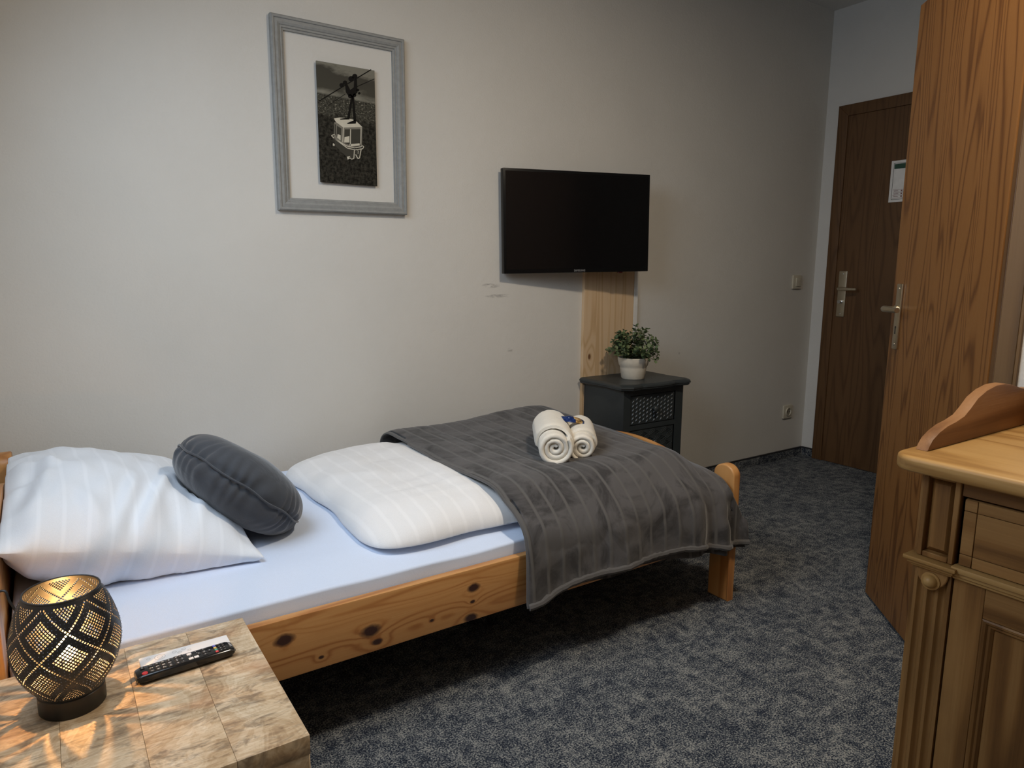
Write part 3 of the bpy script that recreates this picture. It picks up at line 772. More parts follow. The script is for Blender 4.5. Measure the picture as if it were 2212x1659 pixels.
def drawer(z0, z1, kind):
    d = MB().box(2.1585, 2.4425, by0 + .004, by0 + .022, z0, z1, .002, 1).build('drawer', ANTHR, cab)
    rl = MB(); yb = by0 + .004
    x0, x1 = 2.166, 2.435
    if kind == 0:      # scattered leaf-shaped diagonal ridges
        nx_, nz_ = 12, 6
        for i in range(nx_):
            for j in range(nz_):
                cx_ = x0 + (i + .5) * (x1 - x0) / nx_; cz_ = z0 + .009 + (j + .5) * (z1 - z0 - .018) / nz_
                s = 1; cz_ += (0.25 if i % 2 else -0.25) * (z1 - z0 - .018) / nz_
                l, wd = 0.0115, 0.0036
                e = Vector((s * .68, 0, .73)); pnt = Vector((-e.z, 0, e.x))
                c = Vector((cx_, yb, cz_))
                rl.add([c - e * l, c + pnt * wd, c + e * l, c - pnt * wd, c - e * l * .2 + Vector((0, -.0045, 0)), c + e * l * .2 + Vector((0, -.0045, 0))],
                       [(0, 4, 1), (1, 4, 5, 2) if False else (1, 4, 5), (1, 5, 2), (2, 5, 3), (3, 5, 4), (3, 4, 0)])
    else:              # woven cubes of parallel grooves
        nx_, nz_ = 7, 4
        cw, ch = (x1 - x0) / nx_, (z1 - z0 - .012) / nz_
        for i in range(nx_):
            for j in range(nz_):
                s = 1 if (i + j) % 2 == 0 else -1
                for q in range(4):
                    ox = x0 + i * cw; oz = z0 + .006 + j * ch + (q + .2) * ch / 4
                    a = Vector((ox + .001, yb, oz if s > 0 else oz + ch * .0)); b2 = a + Vector((cw - .002, 0, s * ch * .55))
                    lo, hi = z0 + .004, z1 - .004
                    a.z = min(max(a.z, lo), hi); b2.z = min(max(b2.z, lo), hi)
                    up = Vector((0, 0, ch / 4 * .5)); o_ = Vector((0, -.003, 0))
                    rl.add([a, b2, b2 + up, a + up, a + up * .5 + o_, b2 + up * .5 + o_], [(0, 1, 5, 4), (3, 4, 5, 2), (0, 4, 3), (1, 2, 5)])
    r = rl.build('relief', ANTHR, d); tag(r, kind='stuff')
    MB().lathe([(0.006, 0.0), (0.006, 0.010), (0.010, 0.014), (0.0145, 0.020), (0.015, 0.026), (0.011, 0.031), (0.004, 0.033)], (2.3005, by0 + .004, (z0 + z1) / 2), 16, (0, -1, 0)).build('knob', ANTHR, d, True)
drawer(0.4575, 0.5925, 0); drawer(0.2995, 0.4315, 1); drawer(0.1415, 0.2735, 0)

# potted plant
pc = Vector((2.285, 2.375, 0.6505))
pl = thing('potted_plant', 'small bushy green plant in a cream ceramic pot on the cabinet', 'plant', tuple(pc))
MB().lathe([(0.0, 0.0), (0.052, 0.0), (0.055, 0.004), (0.062, 0.050), (0.063, 0.058), (0.068, 0.064), (0.073, 0.085), (0.074, 0.098), (0.071, 0.100), (0.068, 0.097), (0.064, 0.070), (0.0, 0.068)], pc, 36, caps=False).build('pot', POT, pl, True, merge=1e-5)
MB().lathe([(0.0, 0.080), (0.066, 0.080), (0.066, 0.076)], pc, 24, caps=False).build('soil', plain('soil', (0.03, 0.022, 0.015), 0.9), pl)
def leaf_mat():
    m, nt, b = mat_new('leaf_green')
    geo = N(nt, 'ShaderNodeNewGeometry')
    f = math_(nt, 'ADD', math_(nt, 'MULTIPLY', geo.outputs['Random Per Island'], 0.7), math_(nt, 'MULTIPLY', noise_(nt, coords(nt), 60, 2), 0.35))
    L(nt, ramp_(nt, f, [(0.15, (0.030, 0.055, 0.022)), (0.5, (0.075, 0.115, 0.045)), (0.8, (0.17, 0.21, 0.10)), (1.0, (0.30, 0.34, 0.18))]), b.inputs['Base Color'])
    b.inputs['Roughness'].default_value = 0.55; return m
LEAF = leaf_mat()
rs = random.Random(3)
lf = MB(); stm = MB()
def leaf_at(p, d, up, l, wd):
    d = d.normalized(); s = d.cross(up)
    if s.length < 1e-4: s = d.orthogonal()
    s.normalize(); nn = s.cross(d)
    pts = [p, p + d * l * .35 + s * wd * .48 + nn * wd * .12, p + d * l * .75 + s * wd * .42 + nn * wd * .10, p + d * l, p + d * l * .75 - s * wd * .42 + nn * wd * .10, p + d * l * .35 - s * wd * .48 + nn * wd * .12, p + d * l * .5 - nn * wd * .04]
    lf.add(pts, [(0, 1, 6), (1, 2, 6), (2, 3, 6), (3, 4, 6), (4, 5, 6), (5, 0, 6)])
top0 = pc + Vector((0, 0, 0.078))
for i in range(62):
    a = rs.uniform(0, 2 * PI); el = math.acos(rs.uniform(-0.12, 0.98)); 
    R_ = rs.uniform(0.80, 1.05)
    tip = top0 + Vector((math.sin(el) * math.cos(a) * 0.135 * R_, math.sin(el) * math.sin(a) * 0.12 * R_, 0.028 + math.cos(el) * 0.128 * R_))
    if i in (0, 1, 2, 3): tip = top0 + Vector(((-0.02, -0.085, 0.085, 0.03)[i], (-.03, .0, .02, -.05)[i], (0.168, 0.125, 0.13, 0.155)[i]))
    st0 = top0 + Vector((rs.uniform(-.025, .025), rs.uniform(-.025, .025), 0))
    mid = (st0 + tip) / 2 + Vector((0, 0, 0.022))
    pts = []
    for k in range(7):
        t = k / 6; pts.append(st0 * (1 - t) ** 2 + mid * 2 * t * (1 - t) + tip * t * t)
    stm.tube(pts, [0.0013 - .0006 * k / 6 for k in range(7)], 5)
    for k in range(2, 7):
        dd = (pts[k] - pts[k - 1]).normalized()
        e1 = dd.orthogonal().normalized(); e2 = dd.cross(e1); ph = rs.uniform(0, 2 * PI)
        for q in range(2 if k < 6 else 3):
            aa = ph + q * (PI if k < 6 else 2.1)
            ld = (e1 * math.cos(aa) + e2 * math.sin(aa)) * 0.85 + dd * rs.uniform(.3, .8)
            sz = rs.uniform(0.017, 0.026) * (1 if k < 6 else .8)
            leaf_at(pts[k], ld, Vector((rs.uniform(-.4, .4), rs.uniform(-.6, 0), 1)), sz, sz * rs.uniform(.75, .95))
tag(lf.build('foliage', LEAF, pl, True, angle=80), kind='stuff')
tag(stm.build('stems', plain('stem_green', (0.06, 0.07, 0.03), 0.6), pl, True), kind='stuff')

# ------------------------------------------------------------------ bed
bed = thing('bed_frame', 'lacquered pine single bed frame with rounded posts along the wall', 'bed', (0.90, 2.0, 0))
RY0, RY1 = 1.492, 1.516
def post(x0, x1, y0, y1, ztop):
    r = (y1 - y0) / 2; cyy = (y0 + y1) / 2; n = 14
    pts = [(x0, y0, 0.0)] + [(x0, y0, 0.02)]
    pts = [(x0, y1, 0.0), (x0, y0, 0.0)]
    for i in range(n + 1):
        a = PI - PI * i / n
        pts.append((x0, cyy + r * math.cos(a), ztop - r * 0.85 + 0.85 * r * math.sin(a)))
    MB().prism(pts, (x1 - x0, 0, 0), .006, 3).build('post', PINE_Z, bed, True)
post(1.915, 1.950, 1.480, 1.568, 0.492)
post(1.915, 1.950, 2.424, 2.512, 0.492)
post(-0.150, -0.115, 1.480, 1.568, 0.615)
post(-0.150, -0.115, 2.424, 2.512, 0.615)
MB().box(-0.1145, 1.9145, RY0, RY1, 0.226, 0.372, .004, 2).build('side_rail', RAILP, bed, True)
MB().box(-0.1145, 1.9145, 2.476, 2.500, 0.226, 0.372, .004, 2).build('side_rail', PINE_X, bed, True)
def arch(x0, x1, zlow, zs, zc, nm):
    pts = [(x0, 1.5685, zlow), (x0, 2.4235, zlow)]
    n = 24
    for i in range(n + 1):
        t = i / n; y = 2.4235 + (1.5685 - 2.4235) * t
        pts.append((x0, y, zs + (zc - zs) * math.sin(PI * t) ** 0.8))
    pts2 = pts
    MB().prism(pts2, (x1 - x0, 0, 0), .005, 2).build(nm, PINE_Y, bed, True)
arch(1.921, 1.944, 0.19, 0.395, 0.500, 'footboard')
arch(-0.144, -0.121, 0.19, 0.49, 0.62, 'headboard')
for k in range(12):
    x = 0.0 + k * 0.165
    MB().box(x, x + .07, 1.517, 2.475, 0.262, 0.280).build('slat', PINE_Y, bed)

# mattress with its fitted sheet
mx0, mx1, my0, my1, mz0, mz1 = -0.112, 1.912, 1.5205, 2.472, 0.2805, 0.430
mt = MB()
def rbox(nu, nv, x0, x1, y0, y1, z0, z1, rad):
    bm = bmesh.new()
    bmesh.ops.create_cube(bm, size=1.0)
    for v in bm.verts: v.co = Vector(((x0 + x1) / 2 + v.co.x * (x1 - x0), (y0 + y1) / 2 + v.co.y * (y1 - y0), (z0 + z1) / 2 + v.co.z * (z1 - z0)))
    bmesh.ops.bevel(bm, geom=list(bm.edges), offset=rad, segments=5, affect='EDGES', profile=0.5)
    bmesh.ops.subdivide_edges(bm, edges=[e for e in bm.edges if e.calc_length() > 0.3], cuts=nu, use_grid_fill=True)
    return bm
bm = rbox(60, 60, mx0, mx1, my0, my1, mz0, mz1, 0.008)
for v in bm.verts:
    x, y, z = v.co
    if z > 0.40:
        v.co.z += 0.004 * nz(x * 5, y * 4) + 0.0025 * nz(x * 3 + y * 14, y * 3)
        v.co.z -= 0.024 * sstep(1.66, 1.52, y)
    if y < my0 + .01: v.co.y += 0.003 * nz(x * 6, z * 20) - .001
mt.bm(bm)
mo = mt.build('mattress', SHEET, None, True, loc=(0.90, 2.0, 0.2805), angle=60)
tag(mo, 'white sheeted mattress lying in the pine bed frame', 'mattress')

# pillow (local frame, tilted up against the headboard)
RR, TT = 0.187, 0.088
rM = Matrix.Translation((0.402, 1.930, 0.568)) @ Matrix.Rotation(math.radians(8), 4, 'Z') @ Matrix.Rotation(math.radians(43), 4, 'Y')
rMi = rM.inverted()
pm = Matrix.Translation((0.116, 2.060, 0.520)) @ Matrix.Rotation(math.radians(15), 4, 'Y') @ Matrix.Rotation(math.radians(3), 4, 'Z')
pmi = pm.inverted()
def cushion_grid(hx_, hy_, tt, tb_, n, wr, p=2.6, ex=0.62, floor_z=None, pinch=0.05, mtx=None, seedo=0.0, creases=()):
    mb = MB()
    def surf(sgn, thick):
        def f(a, b_):
            u, v = a * 2 - 1, b_ * 2 - 1
            # distribute samples densely towards the edge
            u = math.sin(u * PI / 2); v = math.sin(v * PI / 2)
            w_ = max(0.0, (1 - abs(u) ** p)) ** ex * max(0.0, (1 - abs(v) ** p)) ** ex
            x = hx_ * u * (1 - pinch * (1 - v * v) * abs(u)); y = hy_ * v * (1 - pinch * (1 - u * u) * abs(v))
            z = sgn * thick * w_
            e = max(abs(u), abs(v))
            wn = wr * sgn * (nz(u * 2.3 + seedo, v * 2.3, sgn) * 1.3 + 0.6 * nz(u * 6 + seedo, v * 4, sgn + 3)) * (w_ ** .5)
            # gathers running in from the seams
            ga = wr * 0.9 * (math.sin(v * 17 + 3 * nz(u * 3, v * 3, 7)) * sstep(.55, .98, abs(u)) + math.sin(u * 15 + 3 * nz(u * 3, v * 3, 9)) * sstep(.55, .98, abs(v))) * (w_ ** .5)
            z += wn + ga * sgn
            if sgn > 0:
                for (ax_, ay_, bx_, by_, amp, wdt) in creases:
                    ex_, ey_ = bx_ - ax_, by_ - ay_; l2 = ex_ * ex_ + ey_ * ey_
                    tt_ = ((u - ax_) * ex_ + (v - ay_) * ey_) / l2
                    if -0.2 < tt_ < 1.2:
                        ds = ((u - ax_) * ey_ - (v - ay_) * ex_) / math.sqrt(l2)
                        fade = sstep(-.2, .25, tt_) * (1 - sstep(.8, 1.2, tt_))
                        z += amp * fade * (math.exp(-(ds / wdt) ** 2) - .7 * math.exp(-((ds - 1.6 * wdt) / wdt) ** 2)) * (w_ ** .4)
            if e > 0.9999: z = 0.0
            pt = Vector((x, y, z))
            if floor_z is not None and mtx is not None:
                wp = mtx @ pt
                q_ = rMi @ wp; rr_ = math.hypot(q_.x, q_.y) / (RR * 1.02)
                if rr_ < 1 and q_.z > -TT * .9 and q_.z < TT:
                    zl = -TT * 1.03 * (1 - rr_ ** 3.2) ** .45
                    if q_.z > zl:
                        q_.z = zl; wp = rM @ q_; pt = mtx.inverted() @ wp
                if wp.x < -0.1185:
                    wp.x = -0.1185 + .0004 * sgn; pt = mtx.inverted() @ wp
                if wp.z < floor_z:
                    wp.z = floor_z + 0.0005 * sgn; pt = mtx.inverted() @ wp
            return pt
        return f
    mb.grid(n, n, surf(1, tt)); mb.grid(n, n, surf(-1, tb_))
    return mb
po = cushion_grid(0.276, 0.380, 0.125, 0.17, 80, 0.011, p=2.6, ex=0.6, floor_z=mz1 + .006, mtx=pm, pinch=0.06, creases=[(.30, -.25, -.02, -.98, .016, .055), (.02, -.30, -.18, -.95, .010, .05), (-.62, .15, -.80, -.75, .014, .07), (-.45, -.55, -.30, -.98, .008, .05), (.62, -.2, .45, -.95, .007, .05), (-.95, .25, -.55, -.05, .012, .07)])
me_o = po.build('pillow', PILLOW, None, True, angle=170, merge=1e-4)
me_o.matrix_world = pm
tag(me_o, 'large white striped pillow leaning on the headboard', 'pillow')

# round velvet cushion
rc = thing('round_cushion', 'round anthracite velvet cushion leaning against the white pillow', 'cushion', (0.398, 1.93, 0.572), mat4=rM)
mb = MB()
def rsurf(a, b_):
    th = a * 2 * PI; ph = (b_ - .5) * PI
    cr = abs(math.cos(ph)) ** 0.62; s = math.sin(ph); sz = math.copysign(abs(s) ** 0.9, s)
    r = RR * cr
    seam = math.exp(-(s / 0.10) ** 2)
    gather = math.exp(-(s / 0.55) ** 2)
    wv = 0.0042 * gather * math.sin(34 * th + 5 * nz(math.cos(th) * 2, math.sin(th) * 2, s)) * (0.4 + 0.6 * abs(nz(math.cos(th) * 3, math.sin(th) * 3, 5.0)) * 2)
    wv += 0.006 * gather * nz(math.cos(th) * 4, math.sin(th) * 4, s * 3)
    r += wv - 0.004 * seam
    return Vector((r * math.cos(th), r * math.sin(th), TT * sz * (1 - .05 * math.cos(2 * th))))
mb.grid(220, 44, rsurf)
mb.build('cover', VELVET, rc, True, angle=170, merge=1e-5)
sm = MB(); pts = []
for i in range(90):
    th = 2 * PI * i / 90
    pts.append(Vector(((RR + .0005) * math.cos(th), (RR + .0005) * math.sin(th), 0.0025 * math.sin(9 * th) + .002 * nz(math.cos(th) * 3, math.sin(th) * 3))))
sm.tube(pts, 0.0028, 6, closed=True).build('seam', VELVET, rc, True)

# duvet
du = MB()
DX0, DX1, DY0, DY1 = 0.648, 1.845, 1.575, 2.445
def dtop(u, v, sgn):
    us = math.sin((u * 2 - 1) * PI / 2); vs_ = math.sin((v * 2 - 1) * PI / 2)
    ww = max(0.0, 1 - abs(us) ** 5) ** .5 * max(0.0, 1 - abs(vs_) ** 4.6) ** .5
    x = (DX0 + DX1) / 2 + us * (DX1 - DX0) / 2; y = (DY0 + DY1) / 2 + vs_ * (DY1 - DY0) / 2
    zmid = 0.440
    if sgn > 0:
        z = zmid + (0.088 + .005 * sstep(.85, 1.0, x)) * ww
        cov = 1 - sstep(0.99, 1.06, x)
        z += cov * ww * (0.011 * nz(x * 5, y * 4, 1) + 0.007 * nz(x * 9, y * 13, 2) + 0.004 * nz(x * 14, y * 30, 5) + 0.005 * math.sin(y * 30 + 4 * nz(x * 4, y * 4)) * sstep(.86, .66, x))
        z -= .010 * (1 - cov) + .022 * math.exp(-((x - 1.42) / .16) ** 2 - ((y - 1.86) / .16) ** 2)
        # pressed fold lines of the cover
        for fy in (1.79, 2.30): z += cov * 0.0028 * math.exp(-((y - fy - .02 * nz(x * 3, fy)) / .006) ** 2) * ww
    else: z = zmid - 0.012 * ww ** .5
    e = max(abs(us), abs(vs_))
    if e > .9995: z = zmid
    x += (1 - sstep(-1, -.75, us)) * (0.018 * nz(y * 5, 3.0) + 0.012 * math.cos(vs_ * 3.0))
    y += (1 - sstep(-1, -.8, vs_)) * 0.010 * nz(x * 6, 9.0)
    x -= us * (DX1 - DX0) / 2 * .055 * abs(vs_) ** 9; y -= vs_ * (DY1 - DY0) / 2 * .075 * abs(us) ** 22
    return Vector((x, y, max(z, mz1 + .004)))
du.grid(110, 80, lambda a, b_: dtop(a, b_, 1)); du.grid(110, 80, lambda a, b_: dtop(a, b_, -1))
do = du.build('duvet', DUVET, None, True, loc=(1.24, 2.02, mz1), angle=170, merge=1e-4)
tag(do, 'white striped duvet folded on the bed under the grey blanket', 'duvet')

# blanket
bl = thing('grey_blanket', 'grey ribbed flannel blanket draped over the foot half of the bed', 'blanket', (1.45, 1.95, 0.40))
def cr(p0, p1, p2, p3, t):
    return 0.5 * ((2 * p1) + (-p0 + p2) * t + (2 * p0 - 5 * p1 + 4 * p2 - p3) * t * t + (-p0 + 3 * p1 - 3 * p2 + p3) * t ** 3)
def ztop(x, y):
    z = 0.538 + 0.024 * sstep(1.3, 1.7, x) * sstep(1.9, 2.3, y)
    z -= 0.075 * sstep(1.74, 1.90, x) ** 1.2 * (1 - .45 * math.exp(-((y - 2.0) / .28) ** 2))
    z -= 0.018 * math.exp(-((x - 1.42) / .13) ** 2 - ((y - 1.86) / .13) ** 2)    # dent under the towels
    return z
def hemz(x):
    return 0.236 + 0.028 * sstep(1.03, 1.25, x) - 0.045 * sstep(1.60, 1.95, x)
def bpath(x):
    h = hemz(x); zt = ztop(x, 1.66)
    f = sstep(1.80, 1.905, x)
    return [(2.474, 0.44), (2.462, ztop(x, 2.44) - .03), (2.40, ztop(x, 2.4) + .002), (2.28, ztop(x, 2.28)), (2.14, ztop(x, 2.14)), (2.0, ztop(x, 2.0)), (1.86, ztop(x, 1.86)), (1.74, ztop(x, 1.74)), (1.636, zt - .005), (1.570 - .047 * f, zt - .036 + .012 * f), (1.520 - .050 * f, zt - .075 + .012 * f), (1.485 - .017 * f, zt - .125 + f * .02), (1.470, (zt + h) / 2 - .03), (1.464, h + .06), (1.460, h)]
def bsurf(s, t, layer=0):
    drape = sstep(0.62, 0.86, t)
    xr = 1.892 + 0.076 * sstep(0.69, 0.92, t)
    x = 1.040 + (xr - 1.040) * s
    x += 0.012 * nz(t * 4, s * 2, 2.0) * (1 - abs(2 * s - 1))
    if s < .02: x += 0.006 * math.sin(t * 11)
    pth = bpath(x if layer == 0 else x)
    n = len(pth) - 1; q = t * n; i = min(int(q), n - 1); f = q - i
    g = lambda k: pth[max(0, min(n, k))]
    y = cr(g(i - 1)[0], g(i)[0], g(i + 1)[0], g(i + 2)[0], f); z = cr(g(i - 1)[1], g(i)[1], g(i + 1)[1], g(i + 2)[1], f)
    z -= .007 * math.exp(-((x - 1.036) / .028) ** 2) * (1 - sstep(.60, .72, t))
    # channel quilting: shallow grooves across the width
    ph = ((x - 1.45) + 10.0) / 0.058
    gv = abs((ph % 1.0) - 0.5)
    rib = -0.0024 * math.exp(-(gv / 0.10) ** 2)
    wr = 0.005 * nz(x * 6, t * 7, 4) + 0.003 * nz(x * 15, t * 14, 6)
    # nearly vertical folds in the hanging part, stronger towards the foot
    fold = drape * (0.008 * math.sin(x * 19 + 2.5 * nz(x * 3, t * 3)) + 0.016 * sstep(1.6, 1.9, x) * math.sin(x * 48 + 1.0) + 0.006 * nz(x * 11, t * 4, 8))
    top = 1 - sstep(.60, .78, t)
    z += (rib + wr) * top + wr * .3 * (1 - top)
    y += -(1 - top) * rib * -1.0 * -1 if False else (1 - top) * (-rib) * -1.0
    y -= (1 - top) * (fold + wr)
    y += (min(y, 1.474) - y) * sstep(.70, .88, t)
    if x > 1.900: y = min(y, 1.472)
    if t > .97: y -= 0.004 * (t - .97) / .03
    if layer:
        y += 0.006 * sstep(.7, .8, t); z -= 0.006
    return Vector((x, y, z))
bb = MB(); bb.grid(230, 130, bsurf)
bo = bb.build('blanket_cloth', BLANKET, bl, True, angle=170)
md = bo.modifiers.new('thickness', 'SOLIDIFY'); md.thickness = 0.006; md.offset = 1.0
# stitched hem roll and the under layer peeping out below it
hp = [bsurf(i / 80, 1.0) + Vector((0, -.001, 0.004 + .003 * nz(i * .5, 1.0))) for i in range(81)]
MB().tube(hp, [0.0105 + .0035 * nz(i * .9, 3.0) for i in range(81)], 8).build('hem', HEM, bl, True)
le = [bsurf(0.0, j / 80) + Vector((0.0, 0, .001)) for j in range(20, 81)]
MB().tube(le, 0.0052, 8).build('side_hem', HEM, bl, True)
def under(s, t):
    a = bsurf(0.12 + .875 * s, 0.86 + .14 * t)
    dz = t * (0.016 + 0.012 * nz(s * 7, 2.0) + 0.012 * sstep(.3, .7, s) - .010 * sstep(.85, 1, s))
    return Vector((a.x, min(a.y + 0.0075, 1.4765), a.z - dz))
MB().grid(90, 8, under).build('under_layer', BLANKET, bl, True, angle=170)

# ------------------------------------------------------------------ towels and sachet on the blanket
def towel(name, label, front, direction, length, rad, turns, wrap, group):
    d = Vector(direction).normalized(); upv = Vector((0, 0, 1)); s = d.cross(upv).normalized(); u = s.cross(d)
    root = thing(name, label, 'towel', tuple(front), group=group)
    c0 = Vector(front) + u * rad
    th = rad / (turns + 0.55)
    n = int(turns * 34)
    vs = []; fs = []
    nl = 14
    def ring(r, a, q, push):
        k = q / nl; p = c0 + d * (length * k + push)
        rr = r
        cc, ss = math.cos(a), math.sin(a)
        off = (s * cc + u * ss) * rr
        if off.z < -rad + .0: off.z = -rad
        # flattened underside
        off.z = max(off.z, -rad * 0.93)
        p = p + off
        jit = 0.0012
        return p + Vector((nz(p.x * 90, p.y * 90, p.z * 90), nz(p.x * 90 + 5, p.y * 90, p.z * 90), nz(p.x * 90, p.y * 90 + 5, p.z * 90))) * jit
    mb = MB(); rows = []
    for i in range(n + 1):
        a = 2 * PI * i / 34.0
        rc_ = 0.30 * th + th * (i / 34.0)
        if i > n - 18: rc_ -= 0.0 * th
        ro = min(rc_ + th * .485, rad); ri = max(rc_ - th * .485, 0.001)
        push = 0.010 * (1 - rc_ / rad) + 0.003 * math.sin(a * .7)
        row = []
        # cross strip: inner line front..back, outer line back..front with rounded front
        loop = [(ri, 0, push + .004)] + [(ri, q, 0) for q in range(1, nl + 1)] + [(ro, nl - q, 0) for q in range(0, nl)] + [(ro, 0, push + .004), ((ro * .8 + ri * .2), 0, push), ((ro + ri) / 2, 0, push - .0015), ((ro * .2 + ri * .8), 0, push)]
        for (r, q, pu) in loop: row.append(ring(r, a + .6, q, pu))
        rows.append(row)
    m_ = len(rows[0])
    vs = [p for r in rows for p in r]
    for i in range(n):
        for k in range(m_):
            fs.append((i * m_ + k, i * m_ + (k + 1) % m_, (i + 1) * m_ + (k + 1) % m_, (i + 1) * m_ + k))
    fs.append(tuple(range(m_))[::-1]); fs.append(tuple(n * m_ + k for k in range(m_)))
    mb.add(vs, fs).build('rolled_body', TOWEL, root, True, angle=70)
    # outer fold, set back from the front end
    a0, a1, back, tk, tilt = wrap
    wb = MB(); NA, NL = 30, 16
    def shell(r0):
        def f(i, j):
            a = a0 + (a1 - a0) * i
            k0 = back + tilt * (i - .5)
            l = length * 1.0 - k0
            edge = math.sin(PI * min(1, max(0, i))) ** .35
            r = rad * 0.96 + (r0 * edge if r0 > 0 else -.003)
            pos = c0 + d * (k0 + (l + .012) * j) + (s * math.cos(a) + u * math.sin(a)) * (r - (.004 if j in (0, 1) and r0 > 0 else 0))
            jt = 0.0012
            pos += Vector((nz(pos.x * 80, pos.y * 80, pos.z * 80), 0, nz(pos.x * 80 + 3, pos.y * 80, pos.z * 80))) * jt
            pos.z = max(pos.z, front[2] + .001)
            return pos
        return f
    g1, g0 = shell(tk), shell(-1)
    vs = [g1(i / NA, j / NL) for i in range(NA + 1) for j in range(NL + 1)] + [g0(i / NA, j / NL) for i in range(NA + 1) for j in range(NL + 1)]
    o = (NA + 1) * (NL + 1); fs = []
    idx = lambda i, j: i * (NL + 1) + j
    for i in range(NA):
        for j in range(NL):
            fs.append((idx(i, j), idx(i + 1, j), idx(i + 1, j + 1), idx(i, j + 1))); fs.append((o + idx(i, j), o + idx(i, j + 1), o + idx(i + 1, j + 1), o + idx(i + 1, j)))
    for i in range(NA):
        fs.append((idx(i, 0), o + idx(i, 0), o + idx(i + 1, 0), idx(i + 1, 0))); fs.append((idx(i, NL), idx(i + 1, NL), o + idx(i + 1, NL), o + idx(i, NL)))
    for j in range(NL):
        fs.append((idx(0, j), idx(0, j + 1), o + idx(0, j + 1), o + idx(0, j))); fs.append((idx(NA, j), o + idx(NA, j), o + idx(NA, j + 1), idx(NA, j + 1)))
    wb.add(vs, fs).build('outer_fold', TOWEL, root, True, angle=60)
    return root
tg = 'rolled towels on the grey blanket'
towel('rolled_towel', 'larger rolled cream towel on the blanket, left of the smaller roll', (1.335, 1.732, 0.523), (0.66, 1, 0.03), 0.27, 0.059, 3.0, (-0.5, PI + .35, .055, .012, .05), tg)
towel('rolled_towel', 'smaller rolled cream towel on the blanket, right of the larger roll', (1.4465, 1.728, 0.522), (0.74, 1, 0.03), 0.25, 0.047, 2.6, (-0.9, PI + .1, .05, .010, -.03), tg)
def sachet_mat():
    m, nt, b = mat_new('sachet_foil')
    tc = N(nt, 'ShaderNodeTexCoord'); sep = N(nt, 'ShaderNodeSeparateXYZ'); L(nt, tc.outputs['Object'], sep.inputs[0])
    x = sep.outputs[0]
    n1 = noise_(nt, coords(nt), 110, 3, 0.6); n2 = noise_(nt, coords(nt, (1, 1, 1), False, (2, 2, 2)), 75, 3, 0.6)
    blue = ramp_(nt, n1, [(0.5, (0.008, 0.030, 0.15)), (0.62, (0.02, 0.06, 0.24)), (0.72, (0.45, 0.5, 0.55))])
    gold = ramp_(nt, n2, [(0.36, (0.02, 0.07, 0.035)), (0.48, (0.32, 0.17, 0.05)), (0.58, (0.60, 0.40, 0.18)), (0.70, (0.75, 0.66, 0.40))])
    xx = math_(nt, 'ADD', x, math_(nt, 'MULTIPLY', math_(nt, 'SUBTRACT', n2, 0.5), 0.02))
    f = math_(nt, 'MULTIPLY', math_(nt, 'GREATER_THAN', xx, -0.004), math_(nt, 'LESS_THAN', xx, 0.026))
    L(nt, mix_(nt, f, blue, gold), b.inputs['Base Color']); b.inputs['Roughness'].default_value = 0.25; b.inputs['Metallic'].default_value = 0.2
    return m
sM = Matrix.Translation((1.502, 1.842, 0.638)) @ Matrix.Rotation(math.radians(-14), 4, 'Z') @ Matrix.Rotation(math.radians(13), 4, 'Y') @ Matrix.Rotation(math.radians(16), 4, 'X')
sa = thing('soap_sachet', 'small blue foil sachet with gold print lying on the rolled towels', 'sachet', (1.502, 1.842, 0.638), mat4=sM)
sb = MB()
def sgrid(sgn):
    def f(a, b_):
        u, v = a * 2 - 1, b_ * 2 - 1
        t = max(0, 1 - abs(u / .86) ** 4) * max(0, 1 - v ** 4) if abs(u) < .86 else 0
        x = u * .043
        if abs(u) > .86: x += math.copysign(.0012 * math.cos(b_ * 40), u)
        return Vector((x, v * .021, sgn * (.0065 * t + .0002) + .0012 * nz(u * 4, v * 4, sgn) - .004 * u * u))
    return f
sb.grid(34, 20, sgrid(1)); sb.grid(34, 20, sgrid(-1))
sb.build('foil_pouch', sachet_mat(), sa, True, angle=60)

# ------------------------------------------------------------------ bedside table
tbx0, tbx1, tby0, tby1, tz = -0.140, 0.282, 0.966, 1.399, 0.45
tbl = thing('bedside_table', 'rough light wood block bedside table in the near corner', 'table', (0.071, 1.18, 0))
xs = [-0.140, -0.035, 0.070, 0.176, 0.282]
for i, (a, b_) in enumerate(zip(xs[:-1], xs[1:])):
    MB().box(a + .0001, b_ - .0001, tby0, tby1, tz - .032, tz, .0011, 2).build('top_board', MANGO, tbl, True)
for i, (a, b_) in enumerate(zip(xs[:-1], xs[1:])):
    MB().box(a + .0004, b_ - .0004, tby0 + .001, tby0 + .028, 0.0, tz - .0325, .002, 1).build('front_board', MANGO, tbl, True)
MB().box(tbx1 - .0285, tbx1 - .001, tby0 + .0285, tby1 - .001, 0, tz - .0325, .002, 1).build('side_panel', MANGO, tbl, True)
MB().box(tbx0 + .001, tbx0 + .0285, tby0 + .0285, tby1 - .001, 0, tz - .0325, .002, 1).build('side_panel', MANGO, tbl, True)
MB().box(tbx0 + .029, tbx1 - .029, tby1 - .02, tby1 - .001, 0, tz - .0325, .002, 1).build('back_panel', MANGO, tbl, True)

